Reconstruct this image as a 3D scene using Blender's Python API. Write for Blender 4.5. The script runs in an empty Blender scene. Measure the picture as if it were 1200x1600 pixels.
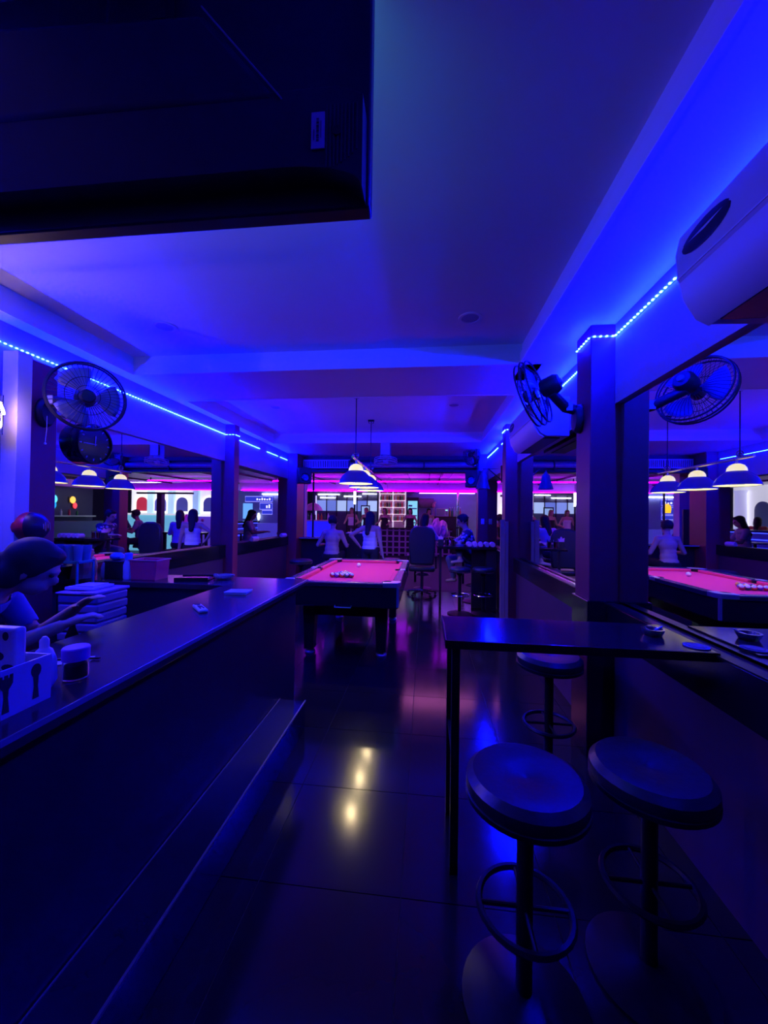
import bpy, bmesh, math, random
import numpy as np
from mathutils import Vector as V, Matrix as M
random.seed(7)
C = bpy.context.scene.collection
S = bpy.context.scene
R = math.radians

# ------------------------------------------------------------------ camera, world, exposure
cam = bpy.data.cameras.new('camera'); co = bpy.data.objects.new('camera', cam); C.objects.link(co)
cam.sensor_fit = 'VERTICAL'; cam.sensor_height = 36; cam.lens = 13.5; cam.clip_start = .02; cam.clip_end = 120
yaw, pit, rol = R(6.19), R(.68), R(.8)
fw = V((-math.sin(yaw)*math.cos(pit), math.cos(yaw)*math.cos(pit), math.sin(pit)))
r0 = V((math.cos(yaw), math.sin(yaw), 0)); u0 = r0.cross(fw)
rt = math.cos(rol)*r0 + math.sin(rol)*u0; up = math.cos(rol)*u0 - math.sin(rol)*r0
co.matrix_world = M(((rt.x, up.x, -fw.x, 0), (rt.y, up.y, -fw.y, 0), (rt.z, up.z, -fw.z, 1.52), (0, 0, 0, 1)))
S.camera = co
w = bpy.data.worlds.new('night'); S.world = w; w.use_nodes = True
w.node_tree.nodes['Background'].inputs[0].default_value = (.012, .008, .05, 1)
w.node_tree.nodes['Background'].inputs[1].default_value = .25
S.view_settings.view_transform = 'Standard'; S.view_settings.look = 'None'
S.view_settings.gamma = 1; S.view_settings.use_curve_mapping = False
S.view_settings.exposure = 0.0
cy = S.cycles
cy.max_bounces = 8; cy.glossy_bounces = 6; cy.diffuse_bounces = 4; cy.transmission_bounces = 6
cy.sample_clamp_indirect = 4; cy.caustics_reflective = False; cy.caustics_refractive = False
cy.use_denoising = True; cy.use_light_tree = True
LED = 3000.0          # radiance of the blue diodes
LAMP = 420.0         # radiance of the bulbs in the pool table lamps
TUBE = 36.0          # magenta tubes across the lane
SCREEN = .8         # television picture, facing the far end of the room
SHOP = 1.0           # white shop tubes, and the glow put into shop walls and arches

# ------------------------------------------------------------------ helpers
_m = {}
def mat(name, col, rough=.5, metal=0, em=None, st=0, coat=0, var=.12, scale=6, bump=0, trans=0, alpha=1, spec=.5):
    if name in _m: return _m[name]
    m = bpy.data.materials.new(name); m.use_nodes = True; nt = m.node_tree; b = nt.nodes['Principled BSDF']
    tc = nt.nodes.new('ShaderNodeTexCoord'); nz = nt.nodes.new('ShaderNodeTexNoise'); nz.inputs['Scale'].default_value = scale
    nz.inputs['Detail'].default_value = 4
    nt.links.new(tc.outputs['Object'], nz.inputs['Vector'])
    mx = nt.nodes.new('ShaderNodeMix'); mx.data_type = 'RGBA'
    mx.inputs['A'].default_value = (*[c*(1-var) for c in col], 1); mx.inputs['B'].default_value = (*[min(1, c*(1+var)) for c in col], 1)
    nt.links.new(nz.outputs['Fac'], mx.inputs['Factor']); nt.links.new(mx.outputs['Result'], b.inputs['Base Color'])
    b.inputs['Roughness'].default_value = rough; b.inputs['Metallic'].default_value = metal
    b.inputs['Coat Weight'].default_value = coat; b.inputs['Coat Roughness'].default_value = .06
    b.inputs['Transmission Weight'].default_value = trans; b.inputs['Alpha'].default_value = alpha
    b.inputs['Specular IOR Level'].default_value = spec
    if em: b.inputs['Emission Color'].default_value = (*em, 1); b.inputs['Emission Strength'].default_value = st
    if bump:
        bp = nt.nodes.new('ShaderNodeBump'); bp.inputs['Strength'].default_value = bump; bp.inputs['Distance'].default_value = .01
        nt.links.new(nz.outputs['Fac'], bp.inputs['Height']); nt.links.new(bp.outputs['Normal'], b.inputs['Normal'])
    _m[name] = m; return m
def wood(name, a, b_, rough=.35, coat=.0, sc=(2, 14, 14)):
    m = mat(name, a, rough, coat=coat); nt = m.node_tree
    wv = nt.nodes.new('ShaderNodeTexNoise'); mp = nt.nodes.new('ShaderNodeMapping'); tc = nt.nodes.new('ShaderNodeTexCoord')
    mp.inputs['Scale'].default_value = sc; wv.inputs['Scale'].default_value = 3; wv.inputs['Detail'].default_value = 6
    nt.links.new(tc.outputs['Object'], mp.inputs['Vector']); nt.links.new(mp.outputs['Vector'], wv.inputs['Vector'])
    mx = nt.nodes.new('ShaderNodeMix'); mx.data_type = 'RGBA'
    mx.inputs['A'].default_value = (*a, 1); mx.inputs['B'].default_value = (*b_, 1)
    nt.links.new(wv.outputs['Fac'], mx.inputs['Factor']); nt.links.new(mx.outputs['Result'], nt.nodes['Principled BSDF'].inputs['Base Color'])
    return m

class MB:
    def __init__(s): s.v = []; s.f = []
    def add(s, vs, fs):
        k = len(s.v); s.v += [V(p) for p in vs]; s.f += [tuple(i+k for i in f) for f in fs]; return s
    def box(s, x0, x1, y0, y1, z0, z1, T=None):
        vs = [V((x, y, z)) for z in (z0, z1) for y in (y0, y1) for x in (x0, x1)]
        if T: vs = [T @ p for p in vs]
        return s.add(vs, [(0, 2, 3, 1), (4, 5, 7, 6), (0, 1, 5, 4), (2, 6, 7, 3), (0, 4, 6, 2), (1, 3, 7, 5)])
    def prism(s, poly, a, b, plane='xz', T=None):
        n = len(poly); f3 = {'xz': lambda p, q: V((p[0], q, p[1])), 'yz': lambda p, q: V((q, p[0], p[1])), 'xy': lambda p, q: V((p[0], p[1], q))}[plane]
        vs = [f3(p, a) for p in poly]+[f3(p, b) for p in poly]
        if T: vs = [T @ p for p in vs]
        return s.add(vs, [tuple(range(n)), tuple(range(2*n-1, n-1, -1))]+[(i, i+n, (i+1) % n+n, (i+1) % n) for i in range(n)])
    def lathe(s, prof, T=None, n=24, cap=True):
        vs = []; fs = []; k = len(prof)
        for i in range(n):
            a = 2*math.pi*i/n
            for r, z in prof: vs.append(V((r*math.cos(a), r*math.sin(a), z)))
        for i in range(n):
            j = (i+1) % n
            for q in range(k-1): fs.append((i*k+q, j*k+q, j*k+q+1, i*k+q+1))
        if cap:
            if prof[0][0] > 1e-6: fs.append(tuple(i*k for i in range(n))[::-1])
            if prof[-1][0] > 1e-6: fs.append(tuple(i*k+k-1 for i in range(n)))
        if T: vs = [T @ p for p in vs]
        return s.add(vs, fs)
    def cyl(s, x, y, z0, z1, r, n=16): return s.lathe([(r, z0), (r, z1)], M.Translation((x, y, 0)), n)
    def ball(s, c, rx, ry=None, rz=None, n=16, T=None):
        ry = ry or rx; rz = rz or rx; h = max(6, n//2)
        pr = [(max(1e-7, math.sin(math.pi*i/h)), -math.cos(math.pi*i/h)) for i in range(h+1)]
        Q = M.Translation(c) @ (T.to_3x3().to_4x4() if T else M()) @ M.Diagonal((rx, ry, rz, 1))
        return s.lathe(pr, Q, n, False)
    def tube(s, pts, r, n=8, closed=False):
        pts = [V(p) for p in pts]; m = len(pts); rr = r if isinstance(r, (list, tuple)) else [r]*m
        vs = []; fs = []; ref = None
        for i, p in enumerate(pts):
            if closed: t = (pts[(i+1) % m]-pts[i-1])
            else: t = pts[min(i+1, m-1)]-pts[max(i-1, 0)]
            t.normalize()
            if ref is None: ref = V((0, 0, 1)) if abs(t.z) < .9 else V((1, 0, 0))
            u = t.cross(ref).normalized(); v = t.cross(u).normalized(); ref = v if False else ref
            for q in range(n):
                a = 2*math.pi*q/n; vs.append(p+(u*math.cos(a)+v*math.sin(a))*rr[i])
        for i in range(m if closed else m-1):
            j = (i+1) % m
            for q in range(n): fs.append((i*n+q, j*n+q, j*n+(q+1) % n, i*n+(q+1) % n))
        if not closed: fs += [tuple(range(n))[::-1], tuple(range((m-1)*n, m*n))]
        return s.add(vs, fs)
    def ring(s, c, rad, r, T=None, n=32, k=6):
        T = T or M()
        return s.tube([V(c)+T.to_3x3() @ V((rad*math.cos(2*math.pi*i/n), rad*math.sin(2*math.pi*i/n), 0)) for i in range(n)], r, k, True)

def obj(name, mb, material, parent=None, bevel=0, smooth=True, kind=None, label=None):
    me = bpy.data.meshes.new(name); me.from_pydata([tuple(p) for p in mb.v], [], mb.f)
    bm = bmesh.new(); bm.from_mesh(me); bmesh.ops.recalc_face_normals(bm, faces=bm.faces); bm.to_mesh(me); bm.free()
    if smooth:
        me.shade_smooth(); me.set_sharp_from_angle(angle=R(38))
    me.materials.append(material)
    o = bpy.data.objects.new(name, me); C.objects.link(o)
    if parent: o.parent = parent
    if bevel:
        b = o.modifiers.new('bevel', 'BEVEL'); b.width = bevel; b.segments = 2; b.limit_method = 'ANGLE'
    if kind: o['kind'] = kind
    if label: o['label'] = label
    return o
def tag(o, label, cat, group=None):
    o['label'] = label; o['category'] = cat
    if group: o['group'] = group
    return o
def thing(name, label, cat, loc=(0, 0, 0), rz=0, group=None):
    o = bpy.data.objects.new(name, None); C.objects.link(o); o.location = loc; o.rotation_euler = (0, 0, rz)
    o.empty_display_size = .05
    return tag(o, label, cat, group)
def struct(name, mb, m, parent=None, bevel=0): return obj(name, mb, m, parent, bevel, smooth=False, kind=None if parent else 'structure')
def dup(root, loc, rz=0, label=None, group=None):
    r = root.copy(); C.objects.link(r); r.location = loc; r.rotation_euler = (0, 0, rz)
    if label: r['label'] = label
    if group: r['group'] = group
    for ch in list(root.children):
        c = ch.copy(); C.objects.link(c); c.parent = r
        for g in ch.children:
            d = g.copy(); C.objects.link(d); d.parent = c
    return r
def pieces(name, size, locs, m, parent, bevel=0):
    o = None
    hx, hy, hz = [q/2 for q in size]
    for p in locs:
        if o is None: o = obj(name, MB().box(-hx, hx, -hy, hy, -hz, hz), m, parent, bevel, smooth=False); q = o
        else: q = o.copy(); C.objects.link(q)
        q.location = p
    return o
def axis(z):                       # rotation taking +Z to the given direction
    return V(z).normalized().to_track_quat('Z', 'Y').to_matrix().to_4x4()

# ------------------------------------------------------------------ materials
paint = mat('white_paint', (.74, .74, .76), .6, var=.03, scale=2)
trimp = mat('trim_paint', (.75, .75, .78), .5, var=.03)
beamp = mat('beam_paint', (.5, .46, .5), .55, var=.05)
maroon = mat('maroon_paint', (.30, .03, .06), .45, var=.15)
dwall = mat('dark_wall', (.10, .03, .07), .5, var=.15)
tile = mat('dark_tile', (.021, .016, .016), .14, var=.25, scale=3, spec=.55)
grout = mat('grout', (.05, .04, .045), .8)
lam = wood('counter_laminate', (.055, .032, .03), (.085, .05, .045), .17)
blk = mat('black_gloss', (.012, .011, .014), .16, var=.2)
blkm = mat('black_matt', (.016, .015, .018), .5, var=.2)
front = mat('counter_front', (.03, .02, .03), .32, var=.2)
silv_ = mat('ac_trim', (.8, .8, .82), .3)
leath = mat('black_leather', (.03, .028, .032), .36, var=.15, scale=40, bump=.15)
chrome = mat('chrome', (.6, .6, .62), .15, 1, var=.02)
dmetal = mat('dark_metal', (.028, .028, .032), .35, .6)
grey = mat('grey_metal', (.34, .34, .38), .3, .2)
white = mat('white_plastic', (.72, .72, .74), .4, var=.03)
offw = mat('off_white_plastic', (.6, .59, .6), .35, var=.04)
mir = mat('mirror_glass', (.86, .86, .88), .012, 1, var=.005)
tvp = mat('tv_plastic', (.03, .03, .034), .42, var=.1, scale=20)
glass = mat('clear_glass', (.9, .92, .95), .05, trans=1, var=.01)
pinkw = mat('pink_cloth_towel', (.75, .45, .6), .8, var=.1, scale=30)
skin1 = mat('skin_light', (.56, .33, .25), .5, var=.06)
skin2 = mat('skin_tan', (.40, .20, .13), .5, var=.06)
hairm = mat('black_hair', (.009, .008, .009), .7, var=.3, scale=60)
brown = wood('board_wood', (.55, .38, .28), (.42, .27, .19), .5, sc=(14, 14, 2))
dark = mat('dark_street', (.02, .018, .024), .6)
def glow(name, col, st, base=None): return mat(name, base or tuple(min(1, c*.5) for c in col), .5, em=col, st=st, var=0)
led_m = glow('blue_diode', (.0005, .0022, 1), LED)
mag_m = glow('magenta_tube', (.42, .0, 1), TUBE)
wht_m = glow('white_tube', (.85, .92, 1), 12*SHOP)

# ------------------------------------------------------------------ room shell
XL, XR, ZS, ZC, ZB = -2.8, 1.2, 2.78, 2.95, 2.265
fl = struct('floor', MB().box(-3.0, 1.4, -1.6, 8.2, -.12, -.004), grout)
tl = []
for i in range(-4, 4):
    for j in range(-8, 10):
        x, y = -.375+.59*i, 2.42+.58*j
        if -2.95 < x < 1.4 and -1.5 < y < 8.1: tl.append((x, y, -.006))
pieces('tile', (.586, .576, .012), tl, tile, fl)
struct('wall_back', MB().box(-3, 1.4, -1.75, -1.6, 0, 3), dwall)
ce = MB().box(-3, 1.4, -1.6, 8.1, ZC, ZC+.1)
T1 = (-2.68, .77, -1.35, 3.23); T2 = (-2.69, .93, 4.0, 6.5)
ce.box(-3, T1[0], -1.6, 8.0, ZS, ZC)
ce.box(T1[1], 1.4, -1.6, 3.6, ZS, ZC); ce.box(T2[1], 1.4, 3.6, 8.0, ZS, ZC)
ce.box(T1[0], T2[1], T1[3], T2[2], ZS, ZC)
ce.box(T1[0], T2[1], T2[3], 8.0, ZS, ZC); ce.box(T1[0], T1[1], -1.6, T1[2], ZS, ZC)
struct('ceiling', ce, paint)
for k, (x0, x1, y0, y1) in enumerate((T1, T2)):       # stepped cornice lips round the two trays
    t = MB(); e = .022; h = .085
    t.box(x0-.002, x0+e, y0, y1, ZS-.004, ZS+h); t.box(x1-e, x1+.002, y0, y1, ZS-.004, ZS+h)
    t.box(x0+e, x1-e, y1-e, y1+.002, ZS-.004, ZS+h); t.box(x0+e, x1-e, y0-.002, y0+e, ZS-.004, ZS+h)
    struct('trim_%d' % (k+1), t, trimp)
for nm, s in (('left', -1), ('right', 1)):
    X = XL if s < 0 else XR
    a, b = (X-.2, X) if s < 0 else (X, X+.2)
    zb = 1.09 if s < 0 else .985
    yb = 5.1 if s < 0 else 5.27
    wl = MB().box(a, b, -1.6, 8.05, ZB, ZS-.001)                       # beam over mirrors and open bays
    ww = MB().box(a, b, -1.6, 8.05, 0, zb)                           # low wall
    wb = MB().box(a if s < 0 else b-.1, a+.1 if s < 0 else b, -1.6, yb, zb, ZB)   # wall behind the mirrors
    wo = struct('wall_'+nm, ww, dwall); struct('trim_%d' % (3 if s < 0 else 4), wl, beamp)
    struct('mirror_backing', wb, dwall, wo)
    cap = MB()
    if s < 0: cap.box(X-.1, X+.035, 2.52, 8.0, zb-.17, zb)
    else: cap.box(X-.035, X+.1, 2.85, 8.0, zb-.17, zb+.005); cap.box(X-.05, X+.02, -1.0, 2.59, zb-.2, zb)
    struct('trim_%d' % (5 if s < 0 else 6), cap, blk, bevel=.004)
    edge = MB()
    if s < 0: edge.box(X-.02, X+.038, 2.52, 7.58, zb, zb+.008)
    else: edge.box(X-.055, X+.0, -1.0, 2.59, zb, zb+.007); edge.box(X-.04, X+.0, 2.85, 7.7, zb+.005, zb+.012)
    struct('ledge_edge', edge, dmetal, wo)
def mirror(x, y0, y1, z0, label):
    o = obj('wall_mirror', MB().box(x-.006, x+.006, y0, y1, z0, ZB), mir, smooth=False); tag(o, label, 'mirror')
mirror(XL-.035, -1.55, 2.29, 1.09, 'wall mirror on the left wall before the maroon pillar, beside the white post')
mirror(XL-.035, 2.51, 5.09, 1.09, 'wall mirror behind the bar, past the clock, showing hanging lamps')
mirror(XR+.035, -1.55, 2.59, .99, 'large wall mirror on the right above the high table')
mirror(XR+.035, 2.84, 5.24, .99, 'narrow looking wall mirror between the fan pillar and the plank pillar')
# pillars are part of the shell
def pil(x0, x1, y0, y1, z1): 
    o = struct('pillar', MB().box(x0, x1, y0, y1, 0, z1), maroon, bevel=.006); return o
pA = pil(-2.84, -2.66, 2.30, 2.50, 2.555); pB = pil(-2.84, -2.66, 5.09, 5.23, ZS); pC = pil(-3.0, -2.60, 7.55, 8.0, ZS)
pD = pil(1.05, 1.24, 2.60, 2.835, ZS); pE = pil(1.05, 1.4, 5.25, 5.47, ZS); pF = pil(1.03, 1.4, 7.75, 8.0, ZS)
struct('pillar_base', MB().box(1.035, 1.245, 2.585, 2.85, 0, 1.0), blk, pD, .005)
struct('wall_front', MB().box(-3.0, 1.4, 7.98, 8.12, 2.44, ZS), dwall)
struct('trim_7', MB().box(-2.6, 1.03, 7.88, 7.98, 2.44, 2.475).box(-2.6, 1.03, 7.90, 7.98, 2.68, 2.70), blkm)
po = thing('partition_post', 'white painted upright post at the far left under the blue light strip', 'post', (-2.63, 2.2, 1.05))
obj('post_body', MB().box(-.05, .06, -.05, .04, 0, 1.49), paint, po, .003)
obj('edge_strip', MB().box(-.085, -.052, -.055, -.02, 0, 1.2), offw, po, .003)

# ------------------------------------------------------------------ blue light strips
def led_strip(label, pts, gaps=(), z_off=0):
    t = thing('light_strip', label, 'light strip', pts[0][:3])
    o = V(pts[0][:3]); tape = MB(); di = MB()
    for (p, n), (q, _) in zip([(V(a[:3]), V(a[3])) for a in pts[:-1]], [(V(a[:3]), None) for a in pts[1:]]):
        d = q-p; L = d.length
        if L < .02: continue
        d.normalize(); u = V((0, 0, 1)); B = M((( d.x, n.x, u.x, 0), (d.y, n.y, u.y, 0), (d.z, n.z, u.z, 0), (0, 0, 0, 1)))
        tape.box(0, L, 0, .003, -.006, .006, M.Translation(p-o) @ B)
        k = int(L/.036)
        for i in range(k):
            c = p+d*((i+.5)*L/k)
            if any(a < c.y < b for a, b in gaps): continue
            di.box(-.0055, .0055, .003, .0115, -.0032, .0032, M.Translation(c-o) @ B)
    obj('tape', tape, white, t, smooth=False); x = obj('diodes', di, led_m, t, smooth=False, kind='stuff')
nl, nr, nf, nb = (1, 0, 0), (-1, 0, 0), (0, -1, 0), (0, 1, 0)
zl, zr = 2.635, 2.70
led_strip('blue light strip along the left beam above the bar', [(XL, .5, zl, nl), (XL, 5.09, zl, nf), (-2.66, 5.09, zl, nl), (-2.66, 5.23, zl, nb), (XL, 5.23, zl, nl), (XL, 7.5, zl, nl)], [(6.2, 6.5), (7.0, 7.1)])
led_strip('blue light strip along the right beam, bent around the pillar with the wall fan', [(XR, .2, zr, nr), (XR, 2.60, zr, nf), (1.05, 2.60, zr, nr), (1.05, 2.835, zr, nb), (XR, 2.835, zr, nr), (XR, 5.25, zr, nf), (1.05, 5.25, zr, nr), (1.05, 5.47, zr, nb), (XR, 5.47, zr, nr), (XR, 7.7, zr, nr)], [(6.3, 6.6)])

# ------------------------------------------------------------------ television seen from behind
tv = thing('television', 'black flat television hung from the ceiling, seen from behind', 'television', (-.78, .95, 2.29))
pan = MB().box(-.63, .632, -.015, .03, 0, .66); obj('panel', pan, tvp, tv, .006)
obj('lit_screen', MB().box(-.615, .617, .029, .032, .015, .645), glow('screen_glow', (.06, .55, .62), SCREEN, (.02, .02, .02)), tv, smooth=False)
bul = [(-.6, .06), (.43, .06)]
for i in range(1, 11):
    a = i/10*math.pi/2; bul.append((.43+.192*math.sin(a), .06-.058*(1-math.cos(a))))
bul += [(.622, .22), (.56, .245), (-.6, .255)]
hs = obj('housing', MB().prism(bul, -.075, -.012), tvp, tv, .012)
obj('hump', MB().prism([(-.52, .24), (.42, .225), (.222, .46), (-.40, .50)], -.082, -.01), tvp, tv, .02)
obj('cable', MB().tube([(.222, -.085, .465), (.31, -.083, .36), (.425, -.078, .225)], .0022, 6), grey, tv)  # thin grey line put in for the bright streak along the hump edge
sl = MB()
for i in range(9): sl.box(.535+.009*i, .538+.009*i, -.077, -.074, .05+.0006*i*i, .20)
obj('vent_slots', sl, mat('tv_slot', (.06, .06, .07), .5), tv, kind='stuff')
obj('screw_hole', MB().lathe([(.011, 0), (.011, .004)], M.Translation((.562, -.0755, .135)) @ axis((0, -1, 0)), 14), blkm, tv)
st = obj('sticker', MB().box(.50, .532, -.079, -.0755, .095, .182), white, tv, smooth=False, label='white barcode sticker')
br = MB()
for i in range(15): br.box(.5125, .5185, -.0802, -.079, .112+i*.0038, .112+i*.0038+random.choice((.0008, .0014, .002)))
br.box(.506, .5075, -.0802, -.079, .115, .14); br.box(.523, .524, -.0802, -.079, .12, .16)
obj('barcode', br, dmetal, st, smooth=False)
obj('ceiling_mount', MB().box(-.2, .1, -.05, .0, .5, .63).cyl(-.05, -.03, .5, .662, .025).box(-.12, .02, -.1, .04, .648, .662), dmetal, tv)

# ------------------------------------------------------------------ air conditioners
def _px(poly, a, b):
    n = len(poly); vs = [(x, a, z) for x, z in poly]+[(x, b, z) for x, z in poly]
    return vs, [tuple(range(n)), tuple(range(2*n-1, n-1, -1))]+[(i, i+n, (i+1) % n+n, (i+1) % n) for i in range(n)]
def air_con(label, y1, L):
    t = thing('air_conditioner', label, 'air conditioner', (XR, y1-L/2, 2.22)); h = L/2
    prof = [(0, .0), (-.19, .005), (-.235, .03), (-.275, .09), (-.290, .148), (-.298, .160), (-.305, .168), (-.312, .26), (-.298, .325), (-.25, .338), (0, .338)]
    obj('casing', MB().prism(prof, -h, h), offw, t, .006) if False else obj('casing', MB().add(*_px(prof, -h, h)), offw, t, .006)
    obj('front_flap', MB().add(*_px([(-.20, .002), (-.24, .024), (-.283, .095), (-.297, .15), (-.303, .152), (-.29, .09), (-.246, .018), (-.204, -.004)], -h+.012, h-.012)), white, t)
    obj('louvre', MB().box(-.2, -.06, -h+.06, h-.06, -.006, .003), dmetal, t)
    ov = [(.0, 0)]
    obj('sensor_window', MB().lathe([(.0, .0), (.052, .001), (.055, 0)], M.Translation((-.3115, h-.15, .25)) @ axis((-1, 0, .03)) @ M.Diagonal((2.0, .75, 1, 1)), 20), dmetal, t)
    obj('seam', MB().box(-.2865, -.280, -h+.02, h-.02, .085, .089), blkm, t); obj('trim_line', MB().box(-.3065, -.302, -h+.005, h-.005, .168, .173), silv_, t)  # dark seam, and a thin pale line along the lip
air_con('white wall air conditioner nearest the camera at the upper right', 1.49, .95)
air_con('white wall air conditioner further back, just beyond the wall fan', 4.3, .92)

# ------------------------------------------------------------------ fans
def fan(name, label, base, bn, head, d, rad=.215, cord=True, m=blkm, ceil=False):
    base = V(base); head = V(head); d = V(d).normalized()
    t = thing(name, label, 'fan', base); h = head-base; A = axis(d); T = M.Translation(h) @ A
    g = MB()
    for r_, z_ in ((rad, .0), (rad*.97, .035), (rad*.97, -.035), (rad*.55, .055), (rad*.3, .06)): g.ring(h+d*z_, r_, .0065 if r_ > rad*.9 else .0022, A, 40, 5)
    for i in range(44):
        a = 2*math.pi*i/44; c, s_ = math.cos(a), math.sin(a)
        g.tube([T @ V((.05*c, .05*s_, .062)), T @ V((.6*rad*c, .6*rad*s_, .054)), T @ V((rad*c, rad*s_, 0)), T @ V((.6*rad*c, .6*rad*s_, -.05)), T @ V((.07*c, .07*s_, -.055))], .0016, 3)
    obj('guard', g, m, t)
    for i in range(3):
        b = MB(); vs = []; fs = []
        for k in range(7):
            f = k/6; r_ = .035+f*(rad*.86-.035); w_ = .35+.55*math.sin(f*2.2)
            for q in range(6):
                a = 2*math.pi*i/3+(-.5+q/5)*w_*1.5; vs.append(T @ V((r_*math.cos(a), r_*math.sin(a), -.012+(q/5-.5)*-.03)))
        for k in range(6):
            for q in range(5): fs.append((k*6+q, k*6+q+1, k*6+q+7, k*6+q+6))
        b.add(vs, fs); o = obj('blade', b, mat('fan_blade', (.22, .22, .34), .3), t); so = o.modifiers.new('s', 'SOLIDIFY'); so.thickness = .003
    obj('hub', MB().lathe([(0, .066), (.035, .064), (.045, .05), (.045, -.02)], T, 20), m, t)
    mo = obj('motor', MB().lathe([(.05, -.055), (.062, -.07), (.064, -.15), (.05, -.175), (0, -.18)], T, 20), m, t)
    obj('cap', MB().lathe([(.022, -.178), (.02, -.19), (0, -.192)], T, 14), grey, mo)
    bnv = V(bn).normalized(); mid = h-d*.12
    if ceil:
        obj('bracket', MB().box(-.09, .09, -.1, -.06, -.2, 0).box(-.09, -.075, -.1, .06, -.24, 0).box(.075, .09, -.1, .06, -.24, 0), offw, t, .004)
    else:
        obj('arm', MB().tube([bnv*.03+V((0, 0, .03)), bnv*.10+V((0, 0, .05)), mid-V((0, 0, .05)), mid], [.034, .036, .032, .028], 12), m, t)
        Tb = axis(bnv)
        obj('wall_plate', MB().lathe([(.0, .05), (.05, .045), (.062, .025), (.064, 0)], M.Translation((0, 0, -.03)) @ M.Diagonal((1, 1, 1.6, 1)) @ Tb, 20), m, t)
        obj('rating_label', MB().box(-.02, .02, -.003, .003, -.03, .03, M.Translation(bnv*.085+V((0, -.035, .05)))), white, t, label='pale rating label')
        if cord: obj('pull_cord', MB().tube([bnv*.06+V((0, -.03, -.06)), bnv*.055+V((.005, -.03, -.15)), bnv*.05+V((0, -.03, -.24))], .0022, 5).ball(bnv*.05+V((0, -.03, -.25)), .008, n=8), white, t)
    return t
fan('wall_fan', 'black wall fan on the right pillar, turned away to the left', (1.05, 2.76, 2.24), (-1, 0, 0), (.72, 2.70, 2.37), (-.80, .52, -.28), .225, cord=False)
fan('wall_fan', 'black wall fan on the left pillar above the wall clock', (-2.66, 2.40, 2.24), (1, 0, 0), (-2.31, 2.38, 2.31), (.72, -.62, -.12), .225)
fan('wall_fan', 'small black wall fan on the far right pillar above a loudspeaker', (1.03, 7.72, 2.52), (-1, 0, 0), (.84, 7.3, 2.70), (-.75, -.5, -.1), .2, cord=False)
fan('ceiling_fan', 'pale ceiling fan facing down beyond the pool lamps', (-.70, 6.62, 2.70+.08), (0, 0, -1), (-.70, 6.6, 2.48), (.0, -.1, -1), .2, m=offw, ceil=True)
ckt = thing('wall_clock', 'round black wall clock below the left fan', 'clock', (XL+.0, 2.92, 2.09))
TT = axis((1, -.05, -.08))
obj('case', MB().lathe([(.165, -.025), (.168, .05), (.16, .065), (.15, .065), (.148, .05)], TT, 36), blk, ckt)
obj('dial', MB().lathe([(0, .0495), (.148, .0495)], TT, 36, False), mat('clock_dial', (.05, .05, .06), .3), ckt)
hn = MB(); 
for a, L in ((0, .105), (-88, .07)): 
    Q = TT @ M.Rotation(R(a), 4, 'Z'); hn.box(-L, .012, -.003, .003, .053, .056, Q)
obj('hands', hn, white, ckt)
nm = MB()
for i in range(12): nm.box(.118, .136, -.005, .005, .050, .052, TT @ M.Rotation(R(30*i), 4, 'Z'))
obj('hour_marks', nm, grey, ckt, kind='stuff')
bl = thing('fire_extinguisher_ball', 'red ball with a dark label band on the left pillar', 'safety ball', (-2.56, 2.24, 1.42))
obj('shell', MB().ball((0, 0, 0), .098, n=28), mat('red_ball', (.75, .03, .04), .3), bl)
bnd = MB(); bnd.lathe([(.0992*math.sin(a), .0992*math.cos(a)) for a in [R(78-78*i/10) for i in range(11)]][::-1], axis((.93, .25, .05)), 24, False)
obj('label_band', bnd, mat('label_dark', (.03, .01, .02), .4), bl)
tx = MB(); TA = axis((.93, .25, .05))
for i, (w_, q) in enumerate(((.05, .028), (.03, .012), (.06, -.012), (.035, -.03))): tx.box(q-.002, q+.002, -w_/2, w_/2, .094, .0985, TA)
obj('print_lines', tx, grey, bl)
obj('bracket', MB().box(-.1, -.02, .05, .075, -.06, .06).tube([(-.06, .06, .0), (-.11, -.02, .01), (-.12, -.04, .02)], .006), white, bl)

ns = thing('neon_sign', 'pinkish white curled neon sign at the far left edge beside the white post', 'sign', (-2.60, 2.03, 2.10))
cur = [(.085*math.cos(R(a))*(1-.0012*a), 0, .085*math.sin(R(a))) for a in range(0, 500, 14)]
obj('tube', MB().tube(cur, .006, 8), glow('neon_pink_white', (1, .58, .68), 190), ns); obj('backing', MB().box(-.11, .06, .012, .018, -.12, .12).box(-.1, -.08, .01, .03, .12, .17), glass, ns)
obj('hanger', MB().tube([(-.09, .015, .12), (-.14, .015, .5)], .004), dmetal, ns)
# ------------------------------------------------------------------ ceiling downlights (off)
for i, (x, y, lb) in enumerate(((-2.0, 2.72, 'unlit recessed downlight, left one of the near ceiling tray'), (.30, 2.78, 'unlit recessed downlight, right one of the near ceiling tray'), (-2.0, 4.88, 'unlit recessed downlight, left one of the far ceiling tray'), (.34, 4.93, 'unlit recessed downlight, right one of the far ceiling tray'))):
    t = thing('downlight', lb, 'downlight', (x, y, ZC)); obj('rim', MB().lathe([(.085, 0), (.083, -.006), (.065, -.006), (.06, 0)], n=28), paint, t); obj('lens', MB().lathe([(0, -.002), (.06, -.003)], n=24, cap=False), grey, t)

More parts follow.
